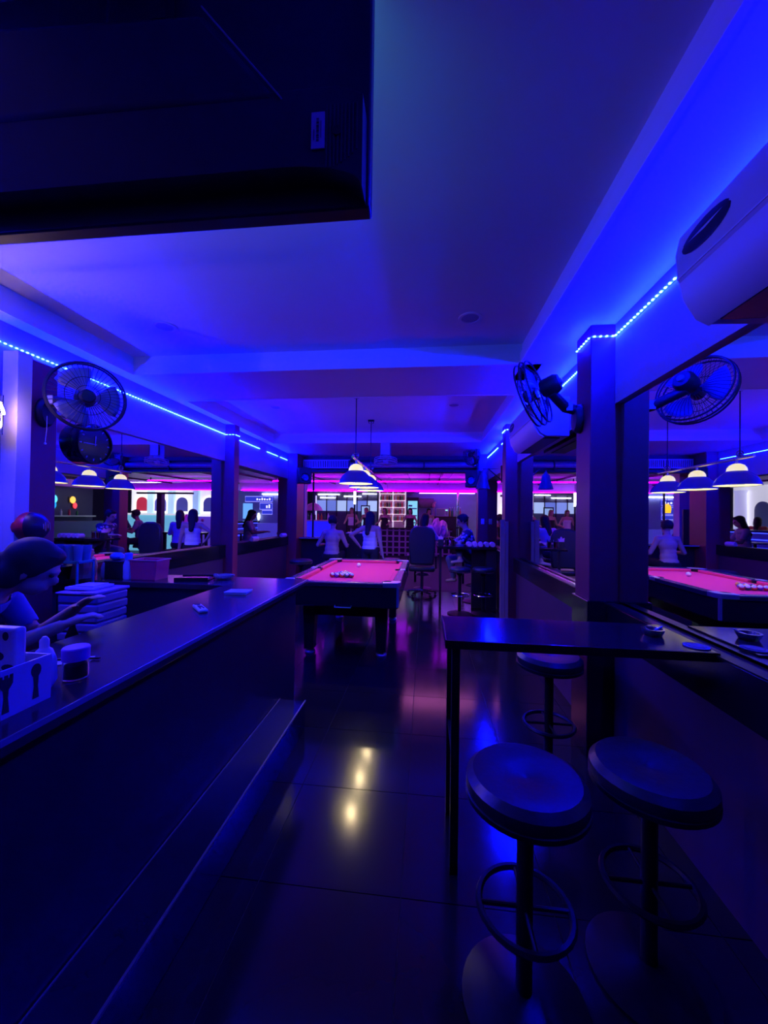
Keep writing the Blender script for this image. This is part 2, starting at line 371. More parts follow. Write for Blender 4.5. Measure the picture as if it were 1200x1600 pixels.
# ------------------------------------------------------------------ vents, shutter tubes, speakers at the front opening
vt = thing('vent_grille', 'white slatted vent grille high on the left of the front opening', 'vent', (-2.08, 7.87, 2.60))
obj('frame', MB().box(-.5, .5, -.012, .012, .075, .095).box(-.5, .5, -.012, .012, -.085, -.065).box(-.5, -.48, -.012, .012, -.065, .075).box(.48, .5, -.012, .012, -.065, .075).box(-.012, .012, -.012, .012, -.065, .075), white, vt)
obj('backing', MB().box(-.48, .48, .008, .014, -.065, .075), blkm, vt)
for s in (-1, 1): pieces('slat', (.018, .014, .14), [(s*(.045+.037*i), 0, .005) for i in range(12)], white, vt)
sh = thing('roller_shutter', 'rolled up metal shutter across the top of the front opening', 'shutter', (-.3, 7.90, 2.58))
for x0, x1 in ((-1.28, .24), (.27, 1.30)): obj('roll', MB().lathe([(.062, x0), (.062, x1)], axis((1, 0, 0)), 20), grey, sh)
for x in (-1.295, .255, 1.315): obj('end_bracket', MB().box(x-.012, x+.012, -.07, .05, -.1, .1), blkm, sh)
def speaker(x, y, z, rz, label):
    t = thing('loudspeaker', label, 'loudspeaker', (x, y, z), rz)
    obj('cabinet', MB().prism([(-.14, .12), (.14, .12), (.11, -.11), (-.11, -.11)], -.19, .19, 'xy') if False else MB().box(-.13, .13, -.10, .12, -.16, .16), blkm, t, .012)
    obj('grille', MB().box(-.118, .118, -.112, -.10, -.15, .15), dmetal, t, .004)
    obj('woofer', MB().lathe([(.09, .0), (.085, .006), (.03, -.01), (0, .0)], M.Translation((0, -.113, -.04)) @ axis((0, -1, 0)), 20), blk, t)
    obj('bracket', MB().tube([(0, .11, .0), (0, .20, .02), (0, .345, .06)], .015).box(-.04, .04, .325, .345, .0, .12), dmetal, t)
speaker(-2.44, 7.5, 2.32, R(30), 'black loudspeaker hung left of the front opening under the vent')
speaker(.90, 7.45, 2.26, R(-30), 'black loudspeaker hung right of the front opening below the small fan')
bp = thing('bell_lamp', 'dark bell shaped lamp on a bracket beside the plank pillar', 'lamp', (.80, 5.55, 2.06))
obj('shade', MB().lathe([(.10, -.13), (.09, -.10), (.062, .0), (.05, .06), (.025, .085), (.012, .12), (0, .125)], n=24), mat('bell_blue', (.07, .08, .14), .4), bp)
obj('arm', MB().tube([(0, 0, .12), (0, 0, .155), (.25, 0, .155)], .008).tube([(.25, 0, .0), (.08, 0, .15)], .008).box(.245, .262, -.03, .03, -.04, .2), dmetal, bp)

# ------------------------------------------------------------------ pool lamps
pl = thing('pool_table_lamp', 'hanging pool table lamp with three dome shades over the red table', 'lamp', (-.82, 5.03, 1.9))
obj('bar', MB().lathe([(.016, -.80), (.016, .80)], M.Translation((0, 0, .285)) @ axis((0, 1, 0)), 12), mat('brass', (.75, .6, .38), .25, .9), pl)
for y in (-.62, .60):
    hk = obj('hanging_rod', MB().tube([(0, y, .30), (0, y, 1.03)], .006, 8), dmetal, pl)
    obj('ceiling_hook', MB().box(-.045, .045, y-.02, y+.02, 1.03, 1.05).tube([(-.04, y, 1.035), (-.03, y, 1.0), (0, y, .99), (.03, y, 1.0), (.04, y, 1.035)], .005), dmetal, hk)
    obj('scroll', MB().ring((0, y, .33), .035, .006, axis((0, 1, 0)), 20).ring((0, y, .325), .018, .005, axis((0, 1, 0)), 16), mat('brass', (.75, .6, .38)), hk)
capm = glow('lamp_cap', (1, .86, .36), 1.05, (.12, .11, .09)); dif = glow('lamp_diffuser', (1, .84, .33), 2.2, (.2, .2, .2)); bulb = glow('lamp_bulb', (1, .76, .42), LAMP, (.9, .9, .9))
shm = mat('shade_enamel', (.20, .21, .27), .25, .3)
for y in (-.58, .02, .59):
    T = M.Translation((0, y, 0))
    s_ = obj('shade', MB().lathe([(.088, .152), (.115, .135), (.165, .085), (.195, .03), (.205, .0), (.200, .0), (.19, .03), (.16, .08), (.11, .13), (.085, .146)], T, 36, False), shm, pl)
    obj('glass_cap', MB().lathe([(.088, .15), (.082, .185), (.062, .215), (.03, .232), (0, .234)], T, 28, False), capm, s_)
    obj('diffuser', MB().lathe([(.065, .012), (.19, .010), (.198, .004)], T, 32, False), dif, s_)
    obj('bulb', MB().ball((0, y, .052), .03, n=14), bulb, s_)
    obj('stem', MB().cyl(0, y, .232, .29, .012, 10), mat('brass', (.75, .6, .38)), s_)

# ------------------------------------------------------------------ pool table
px0, px1, py0, py1 = -1.345, -.385, 3.99, 5.89; cx_, cy_ = -.865, 4.94
pt = thing('pool_table', 'pool table with red cloth and black frame under the hanging lamps', 'pool table', (cx_, cy_, 0))
red = mat('red_cloth', (.80, .05, .17), .85, var=.05, scale=60, spec=.1); rail = mat('rail_black', (.035, .03, .045), .25); silv = mat('silver_trim', (.65, .65, .68), .3, .8)
hx, hy = .48, .95
obj('bed_cloth', MB().box(-hx-.05, hx+.05, -hy-.05, hy+.05, .77, .80), red, pt)
def cushion(x0, x1, y0, y1):
    return MB().box(x0, x1, y0, y1, .80, .836)
for s in (-1, 1):
    for y0, y1 in ((-hy+.05, -.06), (.06, hy-.05)):
        a, b = (hx-.0, hx+.05) if s > 0 else (-hx-.05, -hx)
        obj('cushion', cushion(a, b, y0, y1), red, pt, .008)
    a, b = (hy, hy+.05) if s > 0 else (-hy-.05, -hy)
    obj('cushion', cushion(-hx+.05, hx-.05, a, b), red, pt, .008)
for s in (-1, 1):
    for y0, y1 in ((-hy-.02, -.055), (.055, hy+.02)): obj('rail', MB().box(s*(hx+.05) if s > 0 else -hx-.135, hx+.135 if s > 0 else -hx-.05, y0, y1, .79, .842), rail, pt, .008)
    obj('rail', MB().box(-hx+.02, hx-.02, hy+.05 if s > 0 else -hy-.12, hy+.12 if s > 0 else -hy-.05, .79, .842), rail, pt, .008)
    obj('rail_edge', MB().box(-hx, hx, s*(hy+.124)-.004, s*(hy+.124)+.004, .828, .842), silv, pt)
for sx in (-1, 1):
    for sy in (-1, 0, 1):
        if sy:
            Tm = M.Translation((sx*(hx+.045), sy*(hy+.04), 0))
            pk = obj('pocket', MB().lathe([(.075, .84), (.06, .843), (.055, .80), (.05, .72), (.0, .715)], M.Translation((sx*(hx+.015), sy*(hy+.015), 0)), 20, False), blkm, pt)
            pts = [(0, 0), (.06, -.085), (.095, -.07), (.095, .03), (.06, .075), (-.04, .085), (-.085, .06)]
            obj('corner_cap', MB().prism([(sx*(hx+.03+.0)+sx*a, sy*(hy+.03)+sy*b*.95) for a, b in [(.0, -.0), (.02, -.07), (.108, -.07), (.108, .02), (.08, .085), (.0, .095), (-.07, .095), (-.07, .02)]], .80, .848, 'xy'), silv, pk, .004)
        else:
            pk = obj('pocket', MB().lathe([(.055, .84), (.045, .842), (.042, .75), (0, .745)], M.Translation((sx*(hx+.05), 0, 0)), 18, False), blkm, pt)
            obj('pocket_plate', MB().box(sx*(hx+.07), sx*(hx+.135), -.055, .055, .80, .846), silv, pk, .006)
obj('apron', MB().box(-hx-.12, hx+.12, -hy-.105, -hy-.075, .585, .80).box(-hx-.12, hx+.12, hy+.075, hy+.105, .585, .80).box(-hx-.12, -hx-.09, -hy-.075, hy+.075, .585, .80).box(hx+.09, hx+.12, -hy-.075, hy+.075, .585, .80).box(-hx-.09, hx+.09, -hy-.075, hy+.075, .585, .62), blk, pt, .01)
for sx in (-1, 1):
    for sy in (-1, 1): obj('corner_strip', MB().prism([(sx*(hx+.122)+sx*a, sy*(hy+.107)+sy*b) for a, b in ((-.02, 0), (.004, 0), (.004, -.02), (0, -.02), (-.0, -.004), (-.02, -.004))], .60, .80, 'xy'), silv, pt)
for sx in (-1, 1):
    for sy in (-1, 1):
        x, y = sx*.40, sy*.74
        lg = obj('leg', MB().prism([(-.07, .60), (.07, .60), (.07, .48), (.05, .10), (.055, .05), (-.055, .05), (-.05, .10), (-.07, .48)], -.07, .07, T=M.Translation((x, y, 0))), blk, pt, .008)
        obj('foot', MB().lathe([(.055, 0), (.06, .015), (.03, .05), (.02, .06)], M.Translation((x, y, 0)), 16), silv, lg)
obj('ball_return', MB().box(-.36, .36, -.70, .70, .40, .60), blk, pt, .01)
obj('return_handle', MB().tube([(-.05, -hy-.11, .60), (-.05, -hy-.14, .59), (.12, -hy-.14, .59), (.12, -hy-.11, .60)], .006), silv, pt)
cols = [(.85, .6, .05), (.05, .08, .5), (.7, .05, .04), (.25, .05, .35), (.9, .3, .05), (.05, .3, .12), (.35, .05, .05), (.02, .02, .02)]
cn = ['yellow', 'blue', 'red', 'purple', 'orange', 'green', 'maroon', 'black']
bi = 0
for row in range(5):
    for k in range(row+1):
        c = bi % 8; strp = bi > 7
        x = -.985+.02+(k-row/2)*.058; y = 4.62-row*.0505
        o = obj('billiard_ball', MB().ball((0, 0, 0), .0285, n=18), mat('ball_'+cn[c], cols[c], .12), smooth=True); o.location = (x, y, .8285)
        tag(o, '%s billiard ball %s in the racked triangle' % (('striped white and ' if strp else 'solid ')+cn[c], 'in row %d from the tip' % (row+1)), 'ball', 'racked billiard balls')
        if strp:
            b = obj('end_cap', MB().lathe([(.0288*math.sin(a), .0288*math.cos(a)) for a in [R(i*5) for i in range(10)]], axis((.4, -.5, .7)), 18, False), mat('ball_white', (.85, .83, .78), .12), o)
        else: b = obj('number_spot', MB().lathe([(.0288*math.sin(a), .0288*math.cos(a)) for a in [R(i*5) for i in range(5)]], axis((.2, -.7, .7)), 14, False), mat('ball_white', (.85, .83, .78), .12), o)
        bi += 1
o = obj('cue_ball', MB().ball((0, 0, 0), .0295, n=20), mat('ball_white', (.85, .83, .78), .12)); o.location = (-.93, 5.37, .8295)
tag(o, 'white cue ball alone on the far half of the red cloth', 'ball')

# ------------------------------------------------------------------ bar counter (left) with cross arm and foot step
bc = thing('bar_counter', 'long dark bar counter running along the left side, turning toward the wall', 'bar counter', (-1.2, 1.5, 0))
tp = MB(); tp.prism([(-.27, -2.6), (.25, -2.6), (.25, 1.56), (-1.58, 1.56), (-1.58, 1.19), (-.27, 1.19)], .955, 1.0, 'xy'); obj('top', tp, lam, bc, .006)
obj('edge_strip', MB().box(.25, .254, -2.6, 1.56, .985, 1.001), grey, bc)
obj('front_panel', MB().box(.14, .17, -2.6, 1.50, 0, .955).box(.17, .175, -2.6, 1.5, .90, .955), front, bc)
obj('arm_panel', MB().box(-1.58, .14, 1.22, 1.25, 0, .955).box(-1.58, .14, 1.47, 1.50, 0, .955), front, bc)
obj('foot_step', MB().box(.175, .365, -2.6, 1.18, 0, .20), mat('step_tile', (.02, .017, .02), .1), bc, .004)
obj('step_edge', MB().box(.359, .368, -2.6, 1.183, .194, .203).box(.175, .18, -2.6, 1.183, .2, .203), mat('step_trim', (.4, .36, .34), .35, .6), bc)
# things on the bar
cd = thing('cutlery_caddy', 'white cutlery caddy with fork and spoon shapes on its side', 'caddy', (-1.12, .80, 1.0))
cad = MB(); cad.box(-.08, .08, -.2, .178, 0, .006).box(.074, .08, -.2, .178, .006, .122).box(-.08, -.074, -.2, .178, .006, .122).box(-.074, .074, .172, .178, .006, .122).box(-.074, .074, -.2, -.194, .006, .122)
obj('box', cad, mat('caddy_white', (.7, .7, .75), .4, var=.02), cd)
def silhouette(kind, yc):
    if kind == 'spoon':
        P = [(yc+.013*math.cos(R(a)), .092+.018*math.sin(R(a))) for a in range(-60, 241, 20)]; P += [(yc-.005, .05), (yc-.008, .018), (yc+.008, .018), (yc+.005, .05)]
    else:
        P = [(yc-.016, .085), (yc-.016, .108), (yc-.009, .108), (yc-.009, .1), (yc-.004, .1), (yc-.004, .108), (yc+.004, .108), (yc+.004, .1), (yc+.009, .1), (yc+.009, .108), (yc+.016, .108), (yc+.016, .085), (yc+.006, .07), (yc+.005, .05), (yc+.008, .014), (yc-.008, .014), (yc-.005, .05), (yc-.006, .07)]
    return MB().prism(P, .0798, .0815, 'yz')
obj('spoon_cutout', silhouette('spoon', .135), blkm, cd, smooth=False); obj('fork_cutout', silhouette('fork', .06), blkm, cd, smooth=False)
nk = thing('napkin_pack', 'white napkin pack lying in the cutlery caddy', 'napkins', (-1.13, .72, 1.008)); obj('pack', MB().box(-.06, .06, -.1, .08, 0, .135), white, nk, .02); obj('wrapper_fold', MB().box(-.05, .05, .06, .085, .10, .145), white, nk, .01)
sp = thing('cow_print_holder', 'tall holder with black and white cow print, standing in the caddy', 'holder', (-1.145, .945, 1.007)); obj('shell', MB().box(-.045, .045, -.018, .018, 0, .195), mat('holder_white', (.6, .6, .66), .4), sp, .008)
cp = MB()
for a, b, r_, h_ in ((-.03, .165, .011, .02), (.02, .175, .012, .014), (.0, .12, .012, .024), (-.032, .10, .008, .02), (.03, .09, .010, .03), (-.01, .055, .015, .016)): cp.lathe([(0, .0), (1, .0)], M.Translation((a, -.0188, b)) @ axis((0, -1, 0)) @ M.Diagonal((h_*.7, r_, 1, 1)), 12, False)
obj('cow_patch', cp, blkm, sp)
wb = thing('squeeze_bottle', 'small white round bottle behind the cow print holder', 'bottle', (-1.12, 1.03, 1.0)); obj('body', MB().lathe([(.022, 0), (.032, .02), (.03, .08), (.02, .11), (.011, .118)], n=18), white, wb); obj('cap', MB().lathe([(.012, .115), (.012, .14), (.005, .15)], n=14), white, wb)
jr = thing('lidded_jar', 'clear jar with a purple lid on the bar beside the caddy', 'jar', (-1.085, 1.10, 1.0))
obj('body', MB().lathe([(0, .002), (.032, .002), (.034, .01), (.034, .065), (.031, .065), (.031, .006), (0, .006)], n=24, cap=False), glass, jr)
obj('lid', MB().lathe([(.036, .06), (.037, .095), (.034, .099), (0, .099)], n=24), mat('purple_lid', (.45, .16, .65), .4), jr); obj('filling', MB().lathe([(0, .007), (.03, .007), (.03, .045), (0, .047)], n=18), mat('salt', (.25, .2, .25), .9), jr)
pp = thing('menu_sheets', 'loose paper sheets on the bar in front of the woman', 'paper', (-1.22, 1.22, 1.0)); obj('sheet', MB().box(-.1, .06, -.03, .03, 0, .003, M.Rotation(R(25), 4, 'Z')), offw, pp); obj('pen', MB().tube([(-.06, -.01, .006), (.08, .03, .006)], .004), dmetal, pp)
rc = thing('remote_control', 'pale remote control lying on the bar', 'remote', (-1.21, 1.97, 1.0), R(44)); obj('body', MB().box(-.022, .022, -.085, .085, 0, .018), mat('remote_grey', (.7, .7, .75), .4), rc, .006)
obj('buttons', MB().box(-.012, -.004, -.05, -.03, .018, .021).box(.004, .012, -.05, -.03, .018, .021).box(-.012, .012, -.02, -.01, .018, .021).box(-.012, .012, .0, .01, .018, .021).box(-.008, .008, .03, .05, .018, .021), dmetal, rc); obj('display', MB().box(-.015, .015, .055, .078, .0175, .0195), blk, rc)
nb_ = thing('notepad', 'pale blue notepad lying on the bar past the remote', 'notepad', (-1.22, 2.42, 1.0), R(4)); obj('cover', MB().box(-.075, .075, -.055, .055, .014, .018), mat('pad_blue', (.55, .6, .8), .4), nb_, .002); obj('pages', MB().box(-.072, .072, -.052, .052, .002, .014), white, nb_)
tr = thing('serving_tray', 'dark flat tray on the corner of the bar', 'tray', (-1.78, 2.86, 1.0), R(12)); obj('dish', MB().box(-.14, .10, -.08, .08, 0, .022), blk, tr, .006); obj('rim', MB().box(-.145, .105, -.085, -.08, 0, .03).box(-.145, .105, .08, .085, 0, .03), dmetal, tr)
gs = thing('crystal_ashtray', 'cut glass ashtray beside the dark tray on the bar corner', 'ashtray', (-1.60, 2.93, 1.0)); gl = MB(); gl.lathe([(.05, 0), (.075, .02), (.08, .035), (.06, .035), (.05, .012), (0, .01)], n=10, cap=False); obj('bowl', gl, mat('crystal', (.8, .82, .9), .05, trans=.6), gs, smooth=False); obj('notch', MB().box(-.085, -.055, -.01, .01, .03, .04).box(.055, .085, -.01, .01, .03, .04), grey, gs)
# cross-arm items
bg = thing('plastic_bag', 'crumpled orange plastic bag standing on the bar corner', 'bag', (-2.69, 2.78, 1.0))
def crumple(mb, amp, seed):
    rnd = random.Random(seed)
    for p in mb.v:
        k = V((rnd.uniform(-1, 1), rnd.uniform(-1, 1), rnd.uniform(-.6, .6)))*amp; p += k
    return mb
obj('sack', crumple(MB().lathe([(.0, 0), (.085, .0), (.09, .04), (.085, .09), (.075, .14), (.06, .175), (.045, .2), (.04, .17), (.0, .16)], n=14, cap=False), .012, 1), mat('bag_orange', (.95, .42, .16), .25, var=.2, scale=20), bg, smooth=False)
obj('handle', crumple(MB().prism([(-.07, .17), (-.03, .19), (-.035, .235), (-.07, .23)], -.01, .012).prism([(.02, .18), (.06, .17), (.07, .225), (.045, .235)], -.01, .012), .006, 2), mat('bag_orange', (.85, .42, .25)), bg, smooth=False)
pw = obj('towel_roll', MB().lathe([(.035, 0), (.042, .03), (.042, .08), (.03, .12), (0, .125)], n=14), pinkw); pw.location = (-2.535, 2.83, 1.0); tag(pw, 'small pink rolled towel beside the orange bag', 'towel')
bb = thing('storage_box', 'black box with a blue bundle on top, on the bar', 'box', (-2.44, 2.84, 1.0)); obj('body', MB().box(-.075, .075, -.06, .06, 0, .13), blkm, bb, .006); obj('lid', MB().box(-.078, .078, -.063, .063, .125, .14), blkm, bb, .004)
bd = obj('cloth_bundle', crumple(MB().ball((0, 0, .03), .055, .05, .032, 12), .004, 4), mat('blue_cloth', (.1, .3, .9), .6)); bd.location = (-2.46, 2.84, 1.14); tag(bd, 'bright blue cloth bundle on the black box', 'cloth')
bt = thing('spray_bottle', 'pale bottle with a blue cap between black box and pink tub', 'bottle', (-2.325, 2.80, 1.0)); obj('body', MB().lathe([(.033, 0), (.036, .01), (.036, .11), (.025, .145), (.016, .155)], n=18), mat('bottle_pale', (.5, .55, .8), .3), bt); obj('cap', MB().lathe([(.026, .15), (.028, .2), (.022, .205), (0, .206)], n=16), mat('cap_blue', (.08, .25, .85), .4), bt)
tb = thing('storage_tub', 'clear pink plastic tub on the bar beside the blue capped bottle', 'tub', (-2.18, 2.85, 1.0)); tbm = mat('pink_tub', (.95, .07, .16), .2)
obj('body', MB().prism([(-.10, 0), (.10, 0), (.115, .15), (.108, .15), (.094, .006), (-.094, .006), (-.108, .15), (-.115, .15)], -.075, .075).box(-.1, .1, -.078, -.072, .004, .15).box(-.1, .1, .072, .078, .004, .15), tbm, tb)
obj('rim', MB().box(-.12, .12, -.085, -.075, .148, .157).box(-.12, .12, .075, .085, .148, .157).box(-.12, -.11, -.075, .075, .148, .157).box(.11, .12, -.075, .075, .148, .157), mat('pink_rim', (.95, .22, .3), .3), tb)
obj('contents', crumple(MB().box(-.085, .085, -.065, .065, .008, .07), .008, 5), mat('sachets', (.8, .12, .25), .5), tb, smooth=False)
# glasses rack behind the bar by the mirror
gr = thing('glass_rack', 'teal drinks rack beside the left pillar behind the bar', 'rack', (-2.65, 2.60, 0)); tealm = mat('teal_glass', (.05, .35, .45), .2)
obj('shelf', MB().box(-.14, .15, -.075, .075, 1.145, 1.165), tealm, gr, .003); obj('upright', MB().box(-.14, -.13, -.075, -.06, 0, 1.25).box(-.14, -.13, .06, .075, 0, 1.25).box(.14, .15, -.075, -.06, 0, 1.165).box(.14, .15, .06, .075, 0, 1.165), tealm, gr)
g0 = None
for i in range(4):
    for j in range(2):
        if g0 is None:
            g0 = obj('drinking_glass', MB().lathe([(.025, 0), (.034, .11), (.031, .11), (.023, .006), (0, .006)], n=14, cap=False), mat('blue_glass', (.2, .5, 1), .08, trans=.5)); q = g0
        else: q = g0.copy(); C.objects.link(q)
        q.location = (-2.75+i*.072, 2.565+j*.072, 1.165); tag(q, 'blue drinking glass on the teal rack, %s row, number %d from the wall' % (['near', 'far'][j], i+1), 'glass', 'glasses on the teal rack')
# stacked boxes behind the bar
bx = thing('towel_box', 'purple draped stack of boxes standing behind the bar', 'box', (-2.13, 2.28, 0))
obj('stand', MB().box(-.14, .14, -.13, .13, 0, .72), front, bx, .005)
for i in range(5): obj('layer', MB().box(-.135+.004*(i % 2), .138-.003*(i % 3), -.125, .125, .722+i*.058, .777+i*.058), mat('purple_box', (.30, .20, .42), .5), bx, .012)
obj('cover', MB().box(-.142, .03, -.132, .132, 1.012, 1.024).box(.03, .142, -.132, .132, 1.012, 1.03), mat('purple_cover', (.34, .22, .5), .4), bx, .004)
fd = obj('folded_cloth', crumple(MB().box(-.1, .1, -.08, .08, 0, .014).box(-.07, .08, -.06, .06, .014, .022), .004, 9), mat('lav_cloth', (.5, .45, .7), .7), smooth=False); fd.location = (-2.16, 2.28, 1.033); tag(fd, 'folded lavender cloth lying on the purple boxes', 'cloth')
db = thing('beer_bottle', 'dark bottle standing behind the bar beside the purple boxes', 'bottle', (-1.95, 1.95, .70)); obj('glass_body', MB().lathe([(0, 0), (.03, .0), (.032, .01), (.032, .13), (.014, .18), (.013, .24)], n=18), mat('brown_glass', (.03, .015, .01), .06), db); obj('cap', MB().lathe([(.015, .235), (.015, .25), (0, .251)], n=12), silv, db)
bs = thing('back_shelf', 'low work shelf behind the bar under the bottle', 'shelf', (-1.95, 1.95, 0)); obj('board', MB().box(-.2, .2, -.15, .15, .67, .70), lam, bs); pieces('leg', (.03, .03, .67), [(a, b, .335) for a in (-.185, .185) for b in (-.135, .135)], dmetal, bs)

# ------------------------------------------------------------------ right high table, stools, ashtray
ht = thing('high_table', 'high black table fixed under the right wall mirror', 'table', (.62, 1.86, 0))
obj('top', MB().box(-.525, .54, -.205, .205, .962, 1.0), mat('table_top', (.028, .02, .026), .13, var=.2), ht, .004)
obj('top_edge', MB().box(-.53, -.524, -.208, .208, .965, 1.001).box(-.524, .54, -.209, -.205, .965, .9995), dmetal, ht)
for y in (-.165, .165): obj('leg', MB().box(-.50, -.465, y-.018, y+.018, 0, .962), dmetal, ht, .003)
obj('brace', MB().box(-.495, -.47, -.147, .147, .46, .485), dmetal, ht)
def stool(x, y, z, label, r=.18, rim=dmetal):
    t = thing('bar_stool', label, 'stool', (x, y, 0)); a = z-.07
    obj('seat', MB().lathe([(0, a+.05), (r*.6, a+.068), (r*.88, a+.066), (r*.99, a+.045), (r, a+.02), (r*.96, a)], n=40), leath, t)
    obj('seat_rim', MB().lathe([(r*.97, a-.012), (r*1.005, a-.006), (r*1.005, a+.008), (r*.97, a+.012)], n=40), rim, t)
    obj('post', MB().lathe([(.06, a-.012), (.05, a-.05), (.025, a-.07), (.025, .04), (.05, .03)], n=18), dmetal, t)
    fr = obj('foot_ring', MB().ring((0, 0, .30), .14, .011, None, 32), chrome if rim is chrome else dmetal, t)
    obj('spoke', MB().tube([(-.14, 0, .30), (.14, 0, .30)], .007).tube([(0, -.14, .30), (0, .14, .30)], .007), dmetal, fr)
    obj('base', MB().lathe([(.19, 0), (.19, .012), (.12, .028), (.04, .045), (0, .045)], n=36), dmetal, t)
    return t
stool(.325, 1.265, .72, 'round black padded stool in front of the high table, nearest the aisle', .185)
stool(.765, 1.40, .70, 'round black padded stool near the right mirror, mostly in shadow', .185)
stool(.745, 2.40, .72, 'round black padded stool behind the high table', .185)
at = thing('ashtray', 'small shiny ashtray with blue glints on the high table', 'ashtray', (1.03, 1.87, 1.0)); obj('dish', MB().lathe([(.035, 0), (.045, .02), (.047, .03), (.036, .03), (.03, .01), (0, .008)], n=20, cap=False), chrome, at); obj('stub', MB().tube([(.01, 0, .02), (.05, .015, .036)], .004), white, at)
mt = thing('coaster', 'pale oval coaster on the high table beside the mirror ledge', 'coaster', (1.12, 1.725, 1.0)); obj('disc', MB().lathe([(.045, 0), (.047, .004), (.04, .006), (0, .006)], n=24), mat('coaster_tan', (.6, .5, .42), .6), mt); obj('ring_print', MB().ring((0, 0, .0062), .033, .0012), brown, mt)
pk = thing('wooden_plank', 'pale wooden plank leaning upright against the far right pillar', 'plank', (1.01, 5.18, 0)); obj('board', MB().box(-.028, .028, -.012, .012, 0, 1.5, M.Rotation(R(-1.0), 4, 'X')), brown, pk); obj('board', MB().box(-.02, .02, -.012, .012, 0, 1.48, M.Translation((.055, .0, 0)) @ M.Rotation(R(-1.2), 4, 'X')), brown, pk)

# ------------------------------------------------------------------ front of the room: bar ledge, stools, chair, towels
hb = thing('front_bar', 'black high bar with pink towels across the right of the front opening', 'bar counter', (.70, 6.62, 0))
obj('top', MB().box(-.5, .46, -.22, .22, 1.0, 1.04), blk, hb, .004); obj('panel', MB().box(.08, .46, .0, .03, 0, 1.0).box(.3, .46, -.18, .0, 0, 1.0).box(-.46, -.42, -.02, .02, 0, 1.0), front, hb)
for i in range(5):
    t = thing('rolled_towel', ['first', 'second', 'middle', 'fourth', 'last'][i]+' rolled pink towel from the left in the row on the front bar', 'towel', (.72+.095*i, 6.50+.012*(i % 2), 1.04), 0, 'rolled towels on the front bar')
    obj('roll', MB().lathe([(0, -.06), (.038, -.06), (.043, -.05), (.043, .05), (.038, .06), (0, .06)], M.Translation((0, 0, .042)) @ axis((.1*(i % 3-1), 1, 0)), 16), pinkw, t); obj('fold', MB().tube([(.0, -.061, .06), (.015, -.061, .04), (0, -.061, .028), (-.012, -.061, .042)], .004), pinkw, t)
for i, x in enumerate((.36, .455)):
    t = thing('tall_glass', ('left' if i == 0 else 'right')+' one of two tall pink glasses on the front bar', 'glass', (x, 6.50, 1.04)); obj('tumbler', MB().lathe([(0, .003), (.03, .003), (.036, .14), (.033, .14), (.027, .008), (0, .008)], n=16, cap=False), glass, t); obj('drink', MB().lathe([(0, .009), (.026, .009), (.031, .11), (0, .11)], n=16), mat('pink_drink', (.6, .35, .75), .2), t)
ib = thing('napkin_holder', 'black napkin holder standing on the front bar', 'holder', (.26, 6.52, 1.04)); obj('box', MB().box(-.045, .045, -.04, .04, 0, .11), blkm, ib, .004); obj('napkins', crumple(MB().prism([(-.035, .10), (.035, .10), (.05, .16), (.02, .15), (0, .19), (-.02, .15), (-.045, .17)], -.02, .02), .004, 3), mat('pink_paper', (.9, .4, .6), .7), ib)
fb = thing('far_table', 'narrow high table outside the opening, holding pink bags', 'table', (.2, 9.05, 0)); obj('top', MB().box(-.5, .75, -.2, .2, 1.02, 1.06), blk, fb); pieces('leg', (.05, .06, 1.02), [(-.425, 0, .51), (.675, 0, .51)], dmetal, fb)
pinkb = mat('pink_plastic', (.95, .30, .55), .35, var=.15, scale=20)
for i, (x, h_, lb) in enumerate(((.10, .30, 'left lower lump of pink plastic bag on the narrow high table'), (.25, .46, 'tall peaked pink plastic bag on the narrow high table'), (.39, .40, 'right rounded pink plastic bag on the narrow high table'))):
    t = thing('gift_bag', lb, 'bag', (x*1.03, 9.0, 1.06)); obj('sack', crumple(MB().lathe([(0, 0), (.085, 0), (.118, h_*.2), (.115, h_*.5), (.10, h_*.7), (.065, h_*.86), (.03, h_*.95), (0, h_*.97)], n=14, cap=False), .02, 20+i), pinkb, t, smooth=False); obj('tie', MB().ring((0, 0, h_*.93), .035, .006), white, t)
stool(.55, 6.18, .74, 'round stool with a violet sheen under the front bar, below the plaid man', .17, chrome)
stool(.92, 6.22, .74, 'round dark stool under the right end of the front bar', .17, chrome)
stool(-2.16, 6.55, .75, 'round stool against the left ledge beyond the bar', .2, chrome)
stool(-.62, 7.1, .75, 'round stool just beyond the far rail of the pool table', .17)
oc = thing('office_chair', 'black high backed chair facing away beyond the pool table', 'chair', (-.06, 7.55, 0))
obj('backrest', MB().prism([(-.22, .62), (.22, .62), (.25, .95), (.245, 1.2), (.19, 1.31), (.08, 1.345), (-.08, 1.345), (-.19, 1.31), (-.245, 1.2), (-.25, .95)], -.28, -.20), leath, oc, .03)
obj('seat', MB().box(-.25, .25, -.22, .25, .48, .58), leath, oc, .035)
for s in (-1, 1): obj('armrest', MB().box(s*.27-.03, s*.27+.03, -.18, .15, .74, .78).box(s*.27-.015, s*.27+.015, -.05, -.0, .52, .74), blkm, oc, .01)
obj('gas_post', MB().cyl(0, 0, .08, .48, .03), chrome, oc)
for i in range(5):
    a = 2*math.pi*i/5+.3; lg = obj('base_leg', MB().tube([(0, 0, .1), (.28*math.cos(a), .28*math.sin(a), .065)], [.028, .018]), chrome, oc); obj('caster', MB().ball((.28*math.cos(a), .28*math.sin(a), .03), .03, n=12), blkm, lg)
ll = thing('window_counter', 'dark counter on the left of the front opening with pale edge', 'counter', (-2.05, 7.85, 0)); obj('top', MB().box(-.54, .42, -.15, .12, 1.03, 1.07), blk, ll, .004); obj('panel', MB().box(-.54, .42, -.02, .02, 0, 1.03), front, ll); obj('edge', MB().box(-.54, .42, -.156, -.15, 1.045, 1.068), grey, ll)
